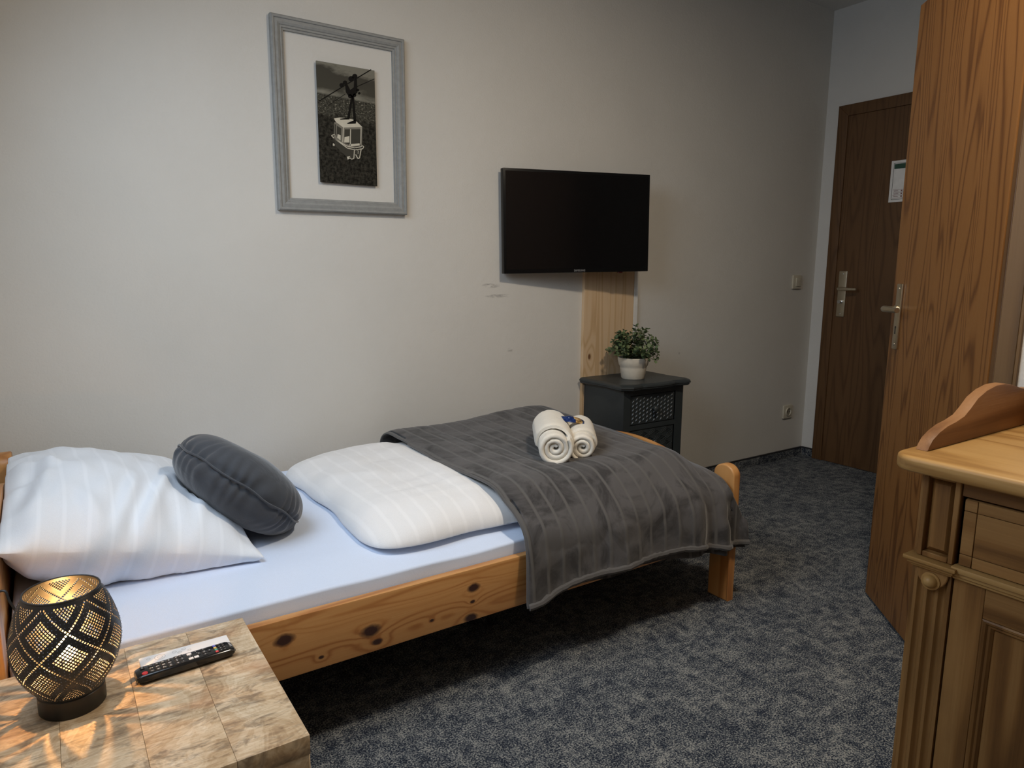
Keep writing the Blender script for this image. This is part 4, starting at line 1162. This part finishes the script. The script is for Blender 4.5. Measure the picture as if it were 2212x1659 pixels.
# ------------------------------------------------------------------ table lamp with pierced shade
lc = Vector((-0.0150, 1.2540, tz))
lamp = thing('table_lamp', 'black pierced metal lantern lamp glowing on the bedside table', 'lamp', tuple(lc))
MB().lathe([(0.0, 0.0), (0.046, 0.0), (0.0475, 0.002), (0.0475, 0.030), (0.0455, 0.032), (0.0, 0.032)], lc, 48, caps=False).build('base', plain('lamp_base_black', (0.012, 0.011, 0.010), 0.45), lamp, True, merge=1e-5)
sp = [(0.0, 0.0455), (0.06, 0.0520), (0.14, 0.0610), (0.26, 0.0705), (0.40, 0.0765), (0.52, 0.0775), (0.64, 0.0750), (0.78, 0.0690), (0.90, 0.0610), (1.0, 0.0525)]
Z0, Z1 = 0.031, 0.198
def srad(k):
    for (a, ra), (b_, rb) in zip(sp[:-1], sp[1:]):
        if k <= b_:
            t = (k - a) / (b_ - a); t2 = t
            return ra + (rb - ra) * t2
    return sp[-1][1]
def srad_s(k):
    return (srad(max(0, k - .03)) + srad(k) + srad(min(1, k + .03))) / 3 if 0.001 < k < .999 else srad(k)
def spos(u, v, r_off=0.0):
    k = min(1.0, max(0.0, v))
    r = srad_s(k) + r_off; a = 2 * PI * u
    return lc + Vector((r * math.cos(a), r * math.sin(a), Z0 + (Z1 - Z0) * k))
ND, NV, mC = 6, 2.15, 13      # diamonds around, diamonds in height, cells per diamond side
sh = MB(); studs = MB()
seen = {}
def uvp(a, b_):
    # a,b lattice coordinates -> u (turns), v (height fraction)
    return ((a + b_) / 2 / ND, (a - b_) / 2 / NV + 0.04)
def cellkind(i, j):
    fa = i % mC; fb = j % mC
    da = min(fa, mC - 1 - fa) if True else 0; db = min(fb, mC - 1 - fb)
    d = min(da, db)
    A, B = i // mC, j // mC
    if fa == 0 or fb == 0: return 'hole'          # single pierced rows between the diamonds
    d = min(fa, mC - fa, fb, mC - fb)
    if d <= 2: return 'stud'
    return 'hole'
amax = int((2 * ND + 2 * NV) * mC) + 4
for i in range(-4 * mC, amax):
    for j in range(-6 * mC, amax):
        a0_, b0_ = i / mC, j / mC; a1_, b1_ = (i + 1) / mC, (j + 1) / mC
        uc, vc = uvp((a0_ + a1_) / 2, (b0_ + b1_) / 2)
        if not (0 <= uc < 1.0) or vc < -0.02 or vc > 1.02: continue
        P4 = [(a0_, b0_), (a1_, b0_), (a1_, b1_), (a0_, b1_)]
        kd = cellkind(i, j)
        if vc < 0.03 or vc > 0.97: kd = 'solid'
        q = [spos(*uvp(*p_)) for p_ in P4]
        if kd in ('solid', 'stud'):
            sh.add(q, [(0, 1, 2, 3)])
            if kd == 'stud' and (i + j) % 2 == 0:
                c_ = spos(uc, vc, .0006); sh_ = 0.0009
                nrm = (c_ - Vector((lc.x, lc.y, c_.z))).normalized(); e1 = nrm.orthogonal().normalized(); e2 = nrm.cross(e1)
                studs.add([c_ + e1 * sh_, c_ + e2 * sh_, c_ - e1 * sh_, c_ - e2 * sh_, c_ + nrm * .0007], [(0, 1, 4), (1, 2, 4), (2, 3, 4), (3, 0, 4)])
        else:
            e = 0.20
            am, bm_ = a1_ - a0_, b1_ - b0_
            I4 = [(a0_ + am * e, b0_ + bm_ * e), (a1_ - am * e, b0_ + bm_ * e), (a1_ - am * e, b1_ - bm_ * e), (a0_ + am * e, b1_ - bm_ * e)]
            qi = [spos(*uvp(*p_)) for p_ in I4]
            sh.add(q + qi, [(0, 1, 5, 4), (1, 2, 6, 5), (2, 3, 7, 6), (3, 0, 4, 7)])
shade = sh.build('pierced_shade', LAMPBLK, lamp, True, angle=60, merge=2e-4)
md = shade.modifiers.new('sheet', 'SOLIDIFY'); md.thickness = 0.0006; md.offset = -1
tag(studs.build('raised_dots', plain('lamp_dots', (0.10, 0.11, 0.13), 0.35, metal=0.6), lamp), kind='stuff')
rim = [lc + Vector((0.0527 * math.cos(2 * PI * k / 64), 0.0527 * math.sin(2 * PI * k / 64), Z1)) for k in range(64)]
MB().tube(rim, 0.0017, 8, closed=True).build('rim', LAMPBLK, lamp, True)
MB().lathe([(0.013, 0.032), (0.013, 0.058), (0.011, 0.062)], lc, 20).build('socket', BLACKPL, lamp, True)
BULB, nt, b = mat_new('bulb_glow'); b.inputs['Emission Color'].default_value = (1.0, 0.50, 0.16, 1); b.inputs['Emission Strength'].default_value = 4300.0; b.inputs['Base Color'].default_value = (1, .8, .5, 1)
MB().lathe([(0.001, 0.0), (0.0034, 0.002), (0.0042, 0.006), (0.0034, 0.010), (0.001, 0.0125)], lc + Vector((0, 0, .0960)), 20).build('bulb', BULB, lamp, True)
BG, nt, b = mat_new('bulb_glass_glow')
_o = [n for n in nt.nodes if n.type == 'OUTPUT_MATERIAL'][0]; nt.nodes.remove(b)
_t = N(nt, 'ShaderNodeBsdfTransparent'); _e = N(nt, 'ShaderNodeEmission'); _m = N(nt, 'ShaderNodeMixShader')
_e.inputs[0].default_value = (1.0, 0.62, 0.26, 1); _e.inputs[1].default_value = 70.0; _m.inputs[0].default_value = 0.18
L(nt, _t.outputs[0], _m.inputs[1]); L(nt, _e.outputs[0], _m.inputs[2]); L(nt, _m.outputs[0], _o.inputs[0])
MB().lathe([(0.004, 0.0), (0.009, 0.006), (0.0135, 0.016), (0.0145, 0.024), (0.0125, 0.033), (0.006, 0.039), (0.0005, 0.0405)], lc + Vector((0, 0, .078)), 20, caps=False).build('bulb_glass', BG, lamp, True)
MB().lathe([(0.011, 0.062), (0.006, 0.076), (0.0018, 0.0962)], lc, 16).build('bulb_neck', WHITEPL, lamp, True)
cp = [lc + Vector((-.012, .044, .006)), lc + Vector((-.022, .080, .0035)), lc + Vector((-.036, .120, .006)), lc + Vector((-.056, .160, .060)), lc + Vector((-.078, .186, .118)), lc + Vector((-.096, .200, .137)), lc + Vector((-.19, .205, .08))]
cpts = []
for i in range(len(cp) - 1):
    g = lambda k: cp[max(0, min(len(cp) - 1, k))]
    for q in range(6):
        cpts.append(cr(g(i - 1), g(i), g(i + 1), g(i + 2), q / 6))
cpts.append(cp[-1])
MB().tube(cpts, 0.0022, 8).build('power_cord', BLACKPL, lamp, True)

# ------------------------------------------------------------------ remote control and white card
ra, rb = Vector((0.0755, 1.262)), Vector((0.2385, 1.272))
rd = (rb - ra); RL = rd.length; rang = math.atan2(rd.y, rd.x)
rm = thing('remote_control', 'slim black remote control with coloured keys on the bedside table', 'remote control', (ra.x, ra.y, tz), rz=rang)
# local: x along the remote, y across (-.018 .. .018), z up
def rcx(x): return 0.0
prf = []
body = MB()
secs = [(0.0, .0135, .006, .012), (0.002, .0165, .003, .0155), (0.010, .018, .0012, .0178), (0.08, .0182, .0008, .0182), (RL - .012, .018, .0012, .0178), (RL - .003, .0165, .0035, .0155), (RL, .013, .007, .012)]
vs = []; fs = []
for (x, hw, zb, zt) in secs:
    c_ = .003
    vs += [(x, -hw + .006, zb), (x, -hw + .001, zb + .004), (x, -hw, zt - c_), (x, -hw + .002, zt - .0006), (x, -hw + .004, zt), (x, hw - .004, zt), (x, hw - .002, zt - .0006), (x, hw, zt - c_), (x, hw - .001, zb + .004), (x, hw - .006, zb)]
for i in range(len(secs) - 1):
    for k in range(10): fs.append((i * 10 + k, i * 10 + (k + 1) % 10, (i + 1) * 10 + (k + 1) % 10, (i + 1) * 10 + k))
fs.append(tuple(range(10))[::-1]); fs.append(tuple((len(secs) - 1) * 10 + k for k in range(10)))
body.add(vs, fs).build('body', BLACKGL, rm, True, angle=35)
TZ = .0180
rotq = frame((0, 0, 0), (0, -1, 0), (1, 0, 0))
def button(x, y, lx, ly, mat, nm='key', h=.0012):
    return MB().box(x - lx / 2, x + lx / 2, y - ly / 2, y + ly / 2, TZ - .0006, TZ + h, .0006, 1).build(nm, mat, rm, True)
def glyph(txt, x, y, size, mat=WHITETX, rot=0):
    # lettering read from the far side of the remote: up = towards the power key
    return text_obj('key_print', txt, size, mat, rm, frame((x, y, TZ + .0014), (0, 1, 0), (-1, 0, 0)))
RUBBER = plain('key_rubber', (0.018, 0.018, 0.019), 0.6)
MB().lathe([(0.0001, .0015), (0.0042, .0015), (0.0048, .0008), (0.0048, -.0006)], Vector((0.014, -.0105, TZ)), 20, caps=False).build('power_key', REDBT, rm, True)
button(0.013, .0095, .007, .008, RUBBER); glyph('SRC', 0.013, .0095, .0036)
rows = [('1', '2', '3'), ('4', '5', '6'), ('7', '8', '9'), ('TTX', '0', 'PRE')]
for i, r_ in enumerate(rows):
    x = 0.026 + i * 0.0098
    for k, ch in enumerate(r_):
        y = (-.0105, -.001, .0090)[k]
        button(x, y, .0072, .0082, RUBBER); glyph(ch, x, y, .0066 if len(ch) == 1 else .0034)
for (x, y, tx) in ((0.067, -.0105, '+'), (0.067, .0, 'MUTE'), (0.075, .0105, '^'), (0.075, -.0105, '-'), (0.0755, .0, 'LIST'), (0.067, .0105, 'v')):
    button(x, y, .0070, .0082, RUBBER); glyph(tx, x, y, .0068 if len(tx) == 1 else .0030)
for (x, y) in ((0.0885, -.0085), (0.0975, -.0085), (0.0885, .0085)):
    button(x, y, .0076, .0070, WHITEBT)
for (x, y, tx) in ((0.0885, .001, 'HOME'), (0.099, .0095, 'x'), (0.1005, .004, 'v')):
    glyph(tx, x, y, .0042 if len(tx) == 1 else .0026)
DP = (0.1125, .0005)
for dx_, dy_ in ((-.0085, 0), (.0085, 0), (0, -.0095), (0, .0095)):
    button(DP[0] + dx_, DP[1] + dy_, .005 if dx_ else .008, .0075 if dx_ else .005, RUBBER, 'arrow_key')
for tx, dx_, dy_ in (('^', -.0085, 0), ('v', .0085, 0), ('<', 0, -.0095), ('>', 0, .0095)): glyph(tx, DP[0] + dx_, DP[1] + dy_, .0052)
button(DP[0], DP[1], .0075, .0085, RUBBER, 'select_key'); glyph('OK', DP[0], DP[1], .0036)
for (y, m_, ch) in ((-.0115, REDBT, 'A'), (-.0042, GREENBT, 'B'), (.0032, YELLBT, 'C'), (.0105, BLUEBT, 'D')):
    button(0.1315, y, .0048, .0058, m_); glyph(ch, 0.1315, y, .0036)
for x in (0.139, 0.1455):
    for k, ch in enumerate(('<', 'o', '=', '>')):
        y = (-.0115, -.0042, .0032, .0105)[k]
        button(x, y, .0042, .0052, RUBBER); glyph(ch, x, y, .0038)
glyph('SAMSUNG', 0.1565, .003, .0056, WHITETX)

cdm = thing('white_remote_control', 'flat white remote with faint ring buttons behind the black remote', 'remote control', (0.1615, 1.303, tz), rz=rang - .05)
MB().box(-.0745, .0745, -.0155, .0160, 0.0, 0.0135, .0015, 2).build('body', CARDW, cdm, True)
ct = MB()
def ringp(x, y, r, wd=.0006, n=28):
    vs = []; 
    for k in range(n):
        a = 2 * PI * k / n; vs += [(x + r * math.cos(a), y + r * math.sin(a), .0139), (x + (r - wd) * math.cos(a), y + (r - wd) * math.sin(a), .0139)]
    ct.add(vs, [(2 * k, 2 * ((k + 1) % n), 2 * ((k + 1) % n) + 1, 2 * k + 1) for k in range(n)])
ringp(-.042, .0005, .009); ringp(-.042, .0005, .0045); ringp(-.060, .004, .0032); ringp(-.018, .004, .0038); ringp(-.010, -.002, .0036); ringp(-.002, .006, .0036); ringp(.006, -.003, .003)
ct.build('printed_outline', GREYTX, cdm)

# ------------------------------------------------------------------ antique pine dresser
dr = thing('pine_dresser', 'antique pine dresser with curved gallery and fluted pilaster at right', 'dresser', (1.66, 0.25, 0))
FX = 1.40                      # front plane
DYL, DYR = 0.655, -0.36        # left (far) and right (near) ends of the body
# worktop with rounded corner
pts = [(1.905, -0.40), (1.362, -0.40)]
for i in range(7):
    a = PI + (PI / 2) * (-i / 6)
    pts.append((1.362 + .045 + .045 * math.cos(a), 0.690 - .045 + .045 * math.sin(a)))
pts += [(1.905, 0.690)]
MB().prism([(x, y, 0.772) for x, y in pts], (0, 0, 0.030), .009, 3).build('worktop', OLDTOP, dr, True)
# gallery: side scroll, and a low back board
scp = [(1.432, 0.8025), (1.438, 0.812), (1.450, 0.824), (1.475, 0.836), (1.506, 0.845), (1.540, 0.850), (1.575, 0.858), (1.600, 0.872), (1.629, 0.891), (1.668, 0.904), (1.711, 0.911), (1.755, 0.911), (1.800, 0.904), (1.840, 0.894), (1.875, 0.888), (1.900, 0.888), (1.900, 0.8025)]
MB().prism([(x, 0.650, z) for x, z in scp], (0, 0.024, 0), .003, 2).build('side_gallery', OLDP_X, dr, True)
MB().prism([(x, -0.384, z) for x, z in scp], (0, 0.024, 0), .003, 2).build('side_gallery', OLDP_X, dr, True)
bpts = []
for i in range(31):
    t = i / 30; y = -0.3595 + (0.6495 + 0.3595) * t
    bpts.append((1.880, y, 0.888 + .10 * math.sin(PI * t) ** 2))
MB().prism(bpts + [(1.880, 0.6495, 0.8025), (1.880, -0.3595, 0.8025)], (0.022, 0, 0), .003, 2).build('back_gallery', OLDP_Y, dr, True)
# carcass
MB().box(FX + .012, 1.905, DYL - .02, DYL - .008, 0.06, 0.7715, .001, 1).build('side_panel', OLDP_Z, dr)
MB().box(FX + .012, 1.905, DYR + .008, DYR + .02, 0.06, 0.7715, .001, 1).build('side_panel', OLDP_Z, dr)
MB().box(1.893, 1.905, DYR + .0205, DYL - .0205, 0.06, 0.7715).build('back_panel', OLDP_Z, dr)
MB().box(FX + .03, 1.8925, DYR + .0205, DYL - .0205, 0.06, 0.08).build('bottom_panel', OLDP_Y, dr)
def tile_panel(y0, y1, z0, z1, xf, rise, margin, nm, mat):
    """framed, recessed panel block: outer strip plus raised inner field"""
    m1 = MB()
    yo0, yo1 = y0 + margin, y1 - margin; zo0, zo1 = z0 + margin * 1.1, z1 - margin * 1.1
    m1.box(xf, xf + .018, y0, yo0, z0, z1, .0015, 1); m1.box(xf, xf + .018, yo1, y1, z0, z1, .0015, 1)
    m1.box(xf, xf + .018, yo0 + .0002, yo1 - .0002, z0, zo0, .0015, 1); m1.box(xf, xf + .018, yo0 + .0002, yo1 - .0002, zo1, z1, .0015, 1)
    o = m1.build(nm, mat, dr, True)
    # bevelled field
    e = .010; d = rise
    vs = [(xf + .016, yo0, zo0), (xf + .016, yo1, zo0), (xf + .016, yo1, zo1), (xf + .016, yo0, zo1), (xf + d, yo0 + e, zo0 + e), (xf + d, yo1 - e, zo0 + e), (xf + d, yo1 - e, zo1 - e), (xf + d, yo0 + e, zo1 - e)]
    MB().add(vs, [(0, 1, 5, 4), (1, 2, 6, 5), (2, 3, 7, 6), (3, 0, 4, 7), (4, 5, 6, 7)]).build('field', mat, o)
    return o
for (ys, ye) in ((0.570, 0.637), (DYR + .018, DYR + .085)):
    # upper pilaster panel
    tile_panel(ys, ye, 0.6005, 0.7715, FX, .006, .010, 'pilaster_panel', OLDP_Z)
    # stepped capital
    cpit = MB()
    cpit.box(FX - .020, FX + .02, ys - .014, ye + .016, 0.592, 0.600, .0025, 2)
    cpit.box(FX - .014, FX + .02, ys - .008, ye + .010, 0.585, 0.5919, .002, 2)
    cpit.box(FX - .008, FX + .02, ys - .004, ye + .005, 0.579, 0.5849, .002, 2)
    cpit.build('capital', OLDTOP, dr, True)
    # lower pilaster: body, half round boss with turned button, flutes
    fp = []
    nfl = 3; w_ = ye - ys
    seq = []
    yy = ys + .006; gap = .0055; fw = (w_ - .012 - gap * (nfl - 1)) / nfl
    prof2 = [(ys, 0.0), (yy, 0.0)]
    for k in range(nfl):
        a = yy + k * (fw + gap)
        for q in range(1, 8):
            t = q / 8; prof2.append((a + fw * t, .0075 * math.sin(PI * t)))
        prof2.append((a + fw, 0.0))
        if k < nfl - 1: prof2.append((a + fw + gap, 0.0))
    prof2.append((ye, 0.0))
    pl3 = [(FX + .004 + d, y) for y, d in prof2] + [(FX + .026, ye), (FX + .026, ys)]
    MB().prism([(x, y, 0.06) for x, y in pl3], (0, 0, 0.5185), 0).build('fluted_pilaster', OLDP_Z, dr, True)
    cyy = (ys + ye) / 2
    hb = [(FX - .002, cyy + (w_ / 2 - .004) * math.cos(a_), 0.5785 - .036 * abs(math.sin(a_)) ** .9) for a_ in [PI * i / 16 for i in range(17)]]
    MB().prism(hb, (.0055, 0, 0), .0015, 1).build('half_round_boss', OLDP_Z, dr, True)
    MB().lathe([(0.0175, 0.0), (0.0175, 0.003), (0.0135, 0.0035), (0.0130, 0.006), (0.0100, 0.012), (0.005, 0.0155), (0.001, 0.0165)], (FX - .002, cyy, 0.5565), 24, (-1, 0, 0)).build('turned_button', OLDTOP, dr, True)
# top rail, drawer with incised frame lines, moulding, door
iy0, iy1 = DYR + .0865, 0.5685
MB().box(FX + .005, FX + .024, iy0, iy1, 0.7385, 0.7715, .001, 1).build('top_rail', OLDP_Y, dr, True)
dw = MB()
# incised lines split the drawer front into border strips and the main field
y0, y1, z0, z1 = iy0 + .004, iy1 - .006, 0.6045, 0.7345
b1 = .0225; g = .0012
dwr = thing('drawer', None, None, (0, 0, 0)); bpy.data.objects.remove(dwr)
dbase = MB().box(FX + .0075, FX + .024, y0, y1, z0, z1, .001, 1).build('drawer', OLDP_Y, dr, True)
def strip(a0, a1, c0, c1, nm):
    MB().box(FX + .004, FX + .0074, a0 + g / 2, a1 - g / 2, c0 + g / 2, c1 - g / 2, .0007, 1).build(nm, OLDP_Y, dbase, True)
strip(y1 - b1, y1, z1 - b1, z1, 'border_block'); strip(y1 - b1, y1, z0 + b1, z1 - b1, 'border_strip'); strip(y1 - b1, y1, z0, z0 + b1, 'border_block')
strip(y0, y0 + b1, z1 - b1, z1, 'border_block'); strip(y0, y0 + b1, z0 + b1, z1 - b1, 'border_strip'); strip(y0, y0 + b1, z0, z0 + b1, 'border_block')
strip(y0 + b1, y1 - b1, z1 - b1, z1, 'border_strip'); strip(y0 + b1, y1 - b1, z0, z0 + b1, 'border_strip'); strip(y0 + b1, y1 - b1, z0 + b1, z1 - b1, 'drawer_field')
mo_ = MB()
mo_.box(FX - .012, FX + .02, iy0, iy1, 0.592, 0.6035, .003, 2); mo_.box(FX - .006, FX + .02, iy0, iy1, 0.5835, 0.5919, .0025, 2); mo_.box(FX - .001, FX + .02, iy0, iy1, 0.576, 0.5834, .002, 1)
mo_.build('moulding', OLDTOP, dr, True)
def door_leaf(ya, yb):
    sw = .054
    rt = MB().box(FX + .006, FX + .026, ya + sw + .0004, yb - sw - .0004, 0.516, 0.5755, .001, 1)
    root = MB().box(FX + .006, FX + .026, yb - sw, yb, 0.085, 0.5755, .001, 1).build('door', OLDP_Z, dr, True)
    MB().box(FX + .006, FX + .026, ya, ya + sw, 0.085, 0.5755, .001, 1).build('stile', OLDP_Z, root, True)
    rt.build('rail', OLDP_Y, root, True)
    MB().box(FX + .006, FX + .026, ya + sw + .0004, yb - sw - .0004, 0.085, 0.145, .001, 1).build('rail', OLDP_Y, root, True)
    # moulded bead round the panel, and the sunk panel
    A0, A1, C0, C1 = ya + sw + .0006, yb - sw - .0006, 0.1455, 0.5155
    bd_ = MB()
    prs = [(0, .006), (.003, .004), (.007, .005), (.010, .009), (.014, .0095), (.018, .014), (.018, .024), (0, .024)]
    def side(p0, p1, i0, i1):
        vs = [(FX + h, p[0] + iv[0] * d, p[1] + iv[1] * d) for p, iv in ((p0, i0), (p1, i1)) for d, h in prs]
        n = len(prs); bd_.add(vs, [(i, (i + 1) % n, n + (i + 1) % n, n + i) for i in range(n)])
    side((A0, C0), (A0, C1), (1, 1), (1, -1)); side((A1, C0), (A1, C1), (-1, 1), (-1, -1)); side((A0, C0), (A1, C0), (1, 1), (-1, 1)); side((A0, C1), (A1, C1), (1, -1), (-1, -1))
    bd_.build('bead', OLDP_Z, root)
    MB().box(FX + .016, FX + .022, A0 + .017, A1 - .017, C0 + .017, C1 - .017).build('panel', OLDP_Z, root)
ym = (iy0 + iy1) / 2
door_leaf(ym + .001, iy1 - .002); door_leaf(iy0 + .002, ym - .001)
MB().box(FX + .004, FX + .024, DYR + .018, 0.637, 0.0, 0.0595, .002, 1).build('plinth', OLDP_Y, dr, True)

# drop the helper properties
for o in bpy.data.objects:
    for k in ('_ox', '_oy', '_oz', '_local'):
        if k in o.keys(): del o[k]
bpy.context.view_layer.update()
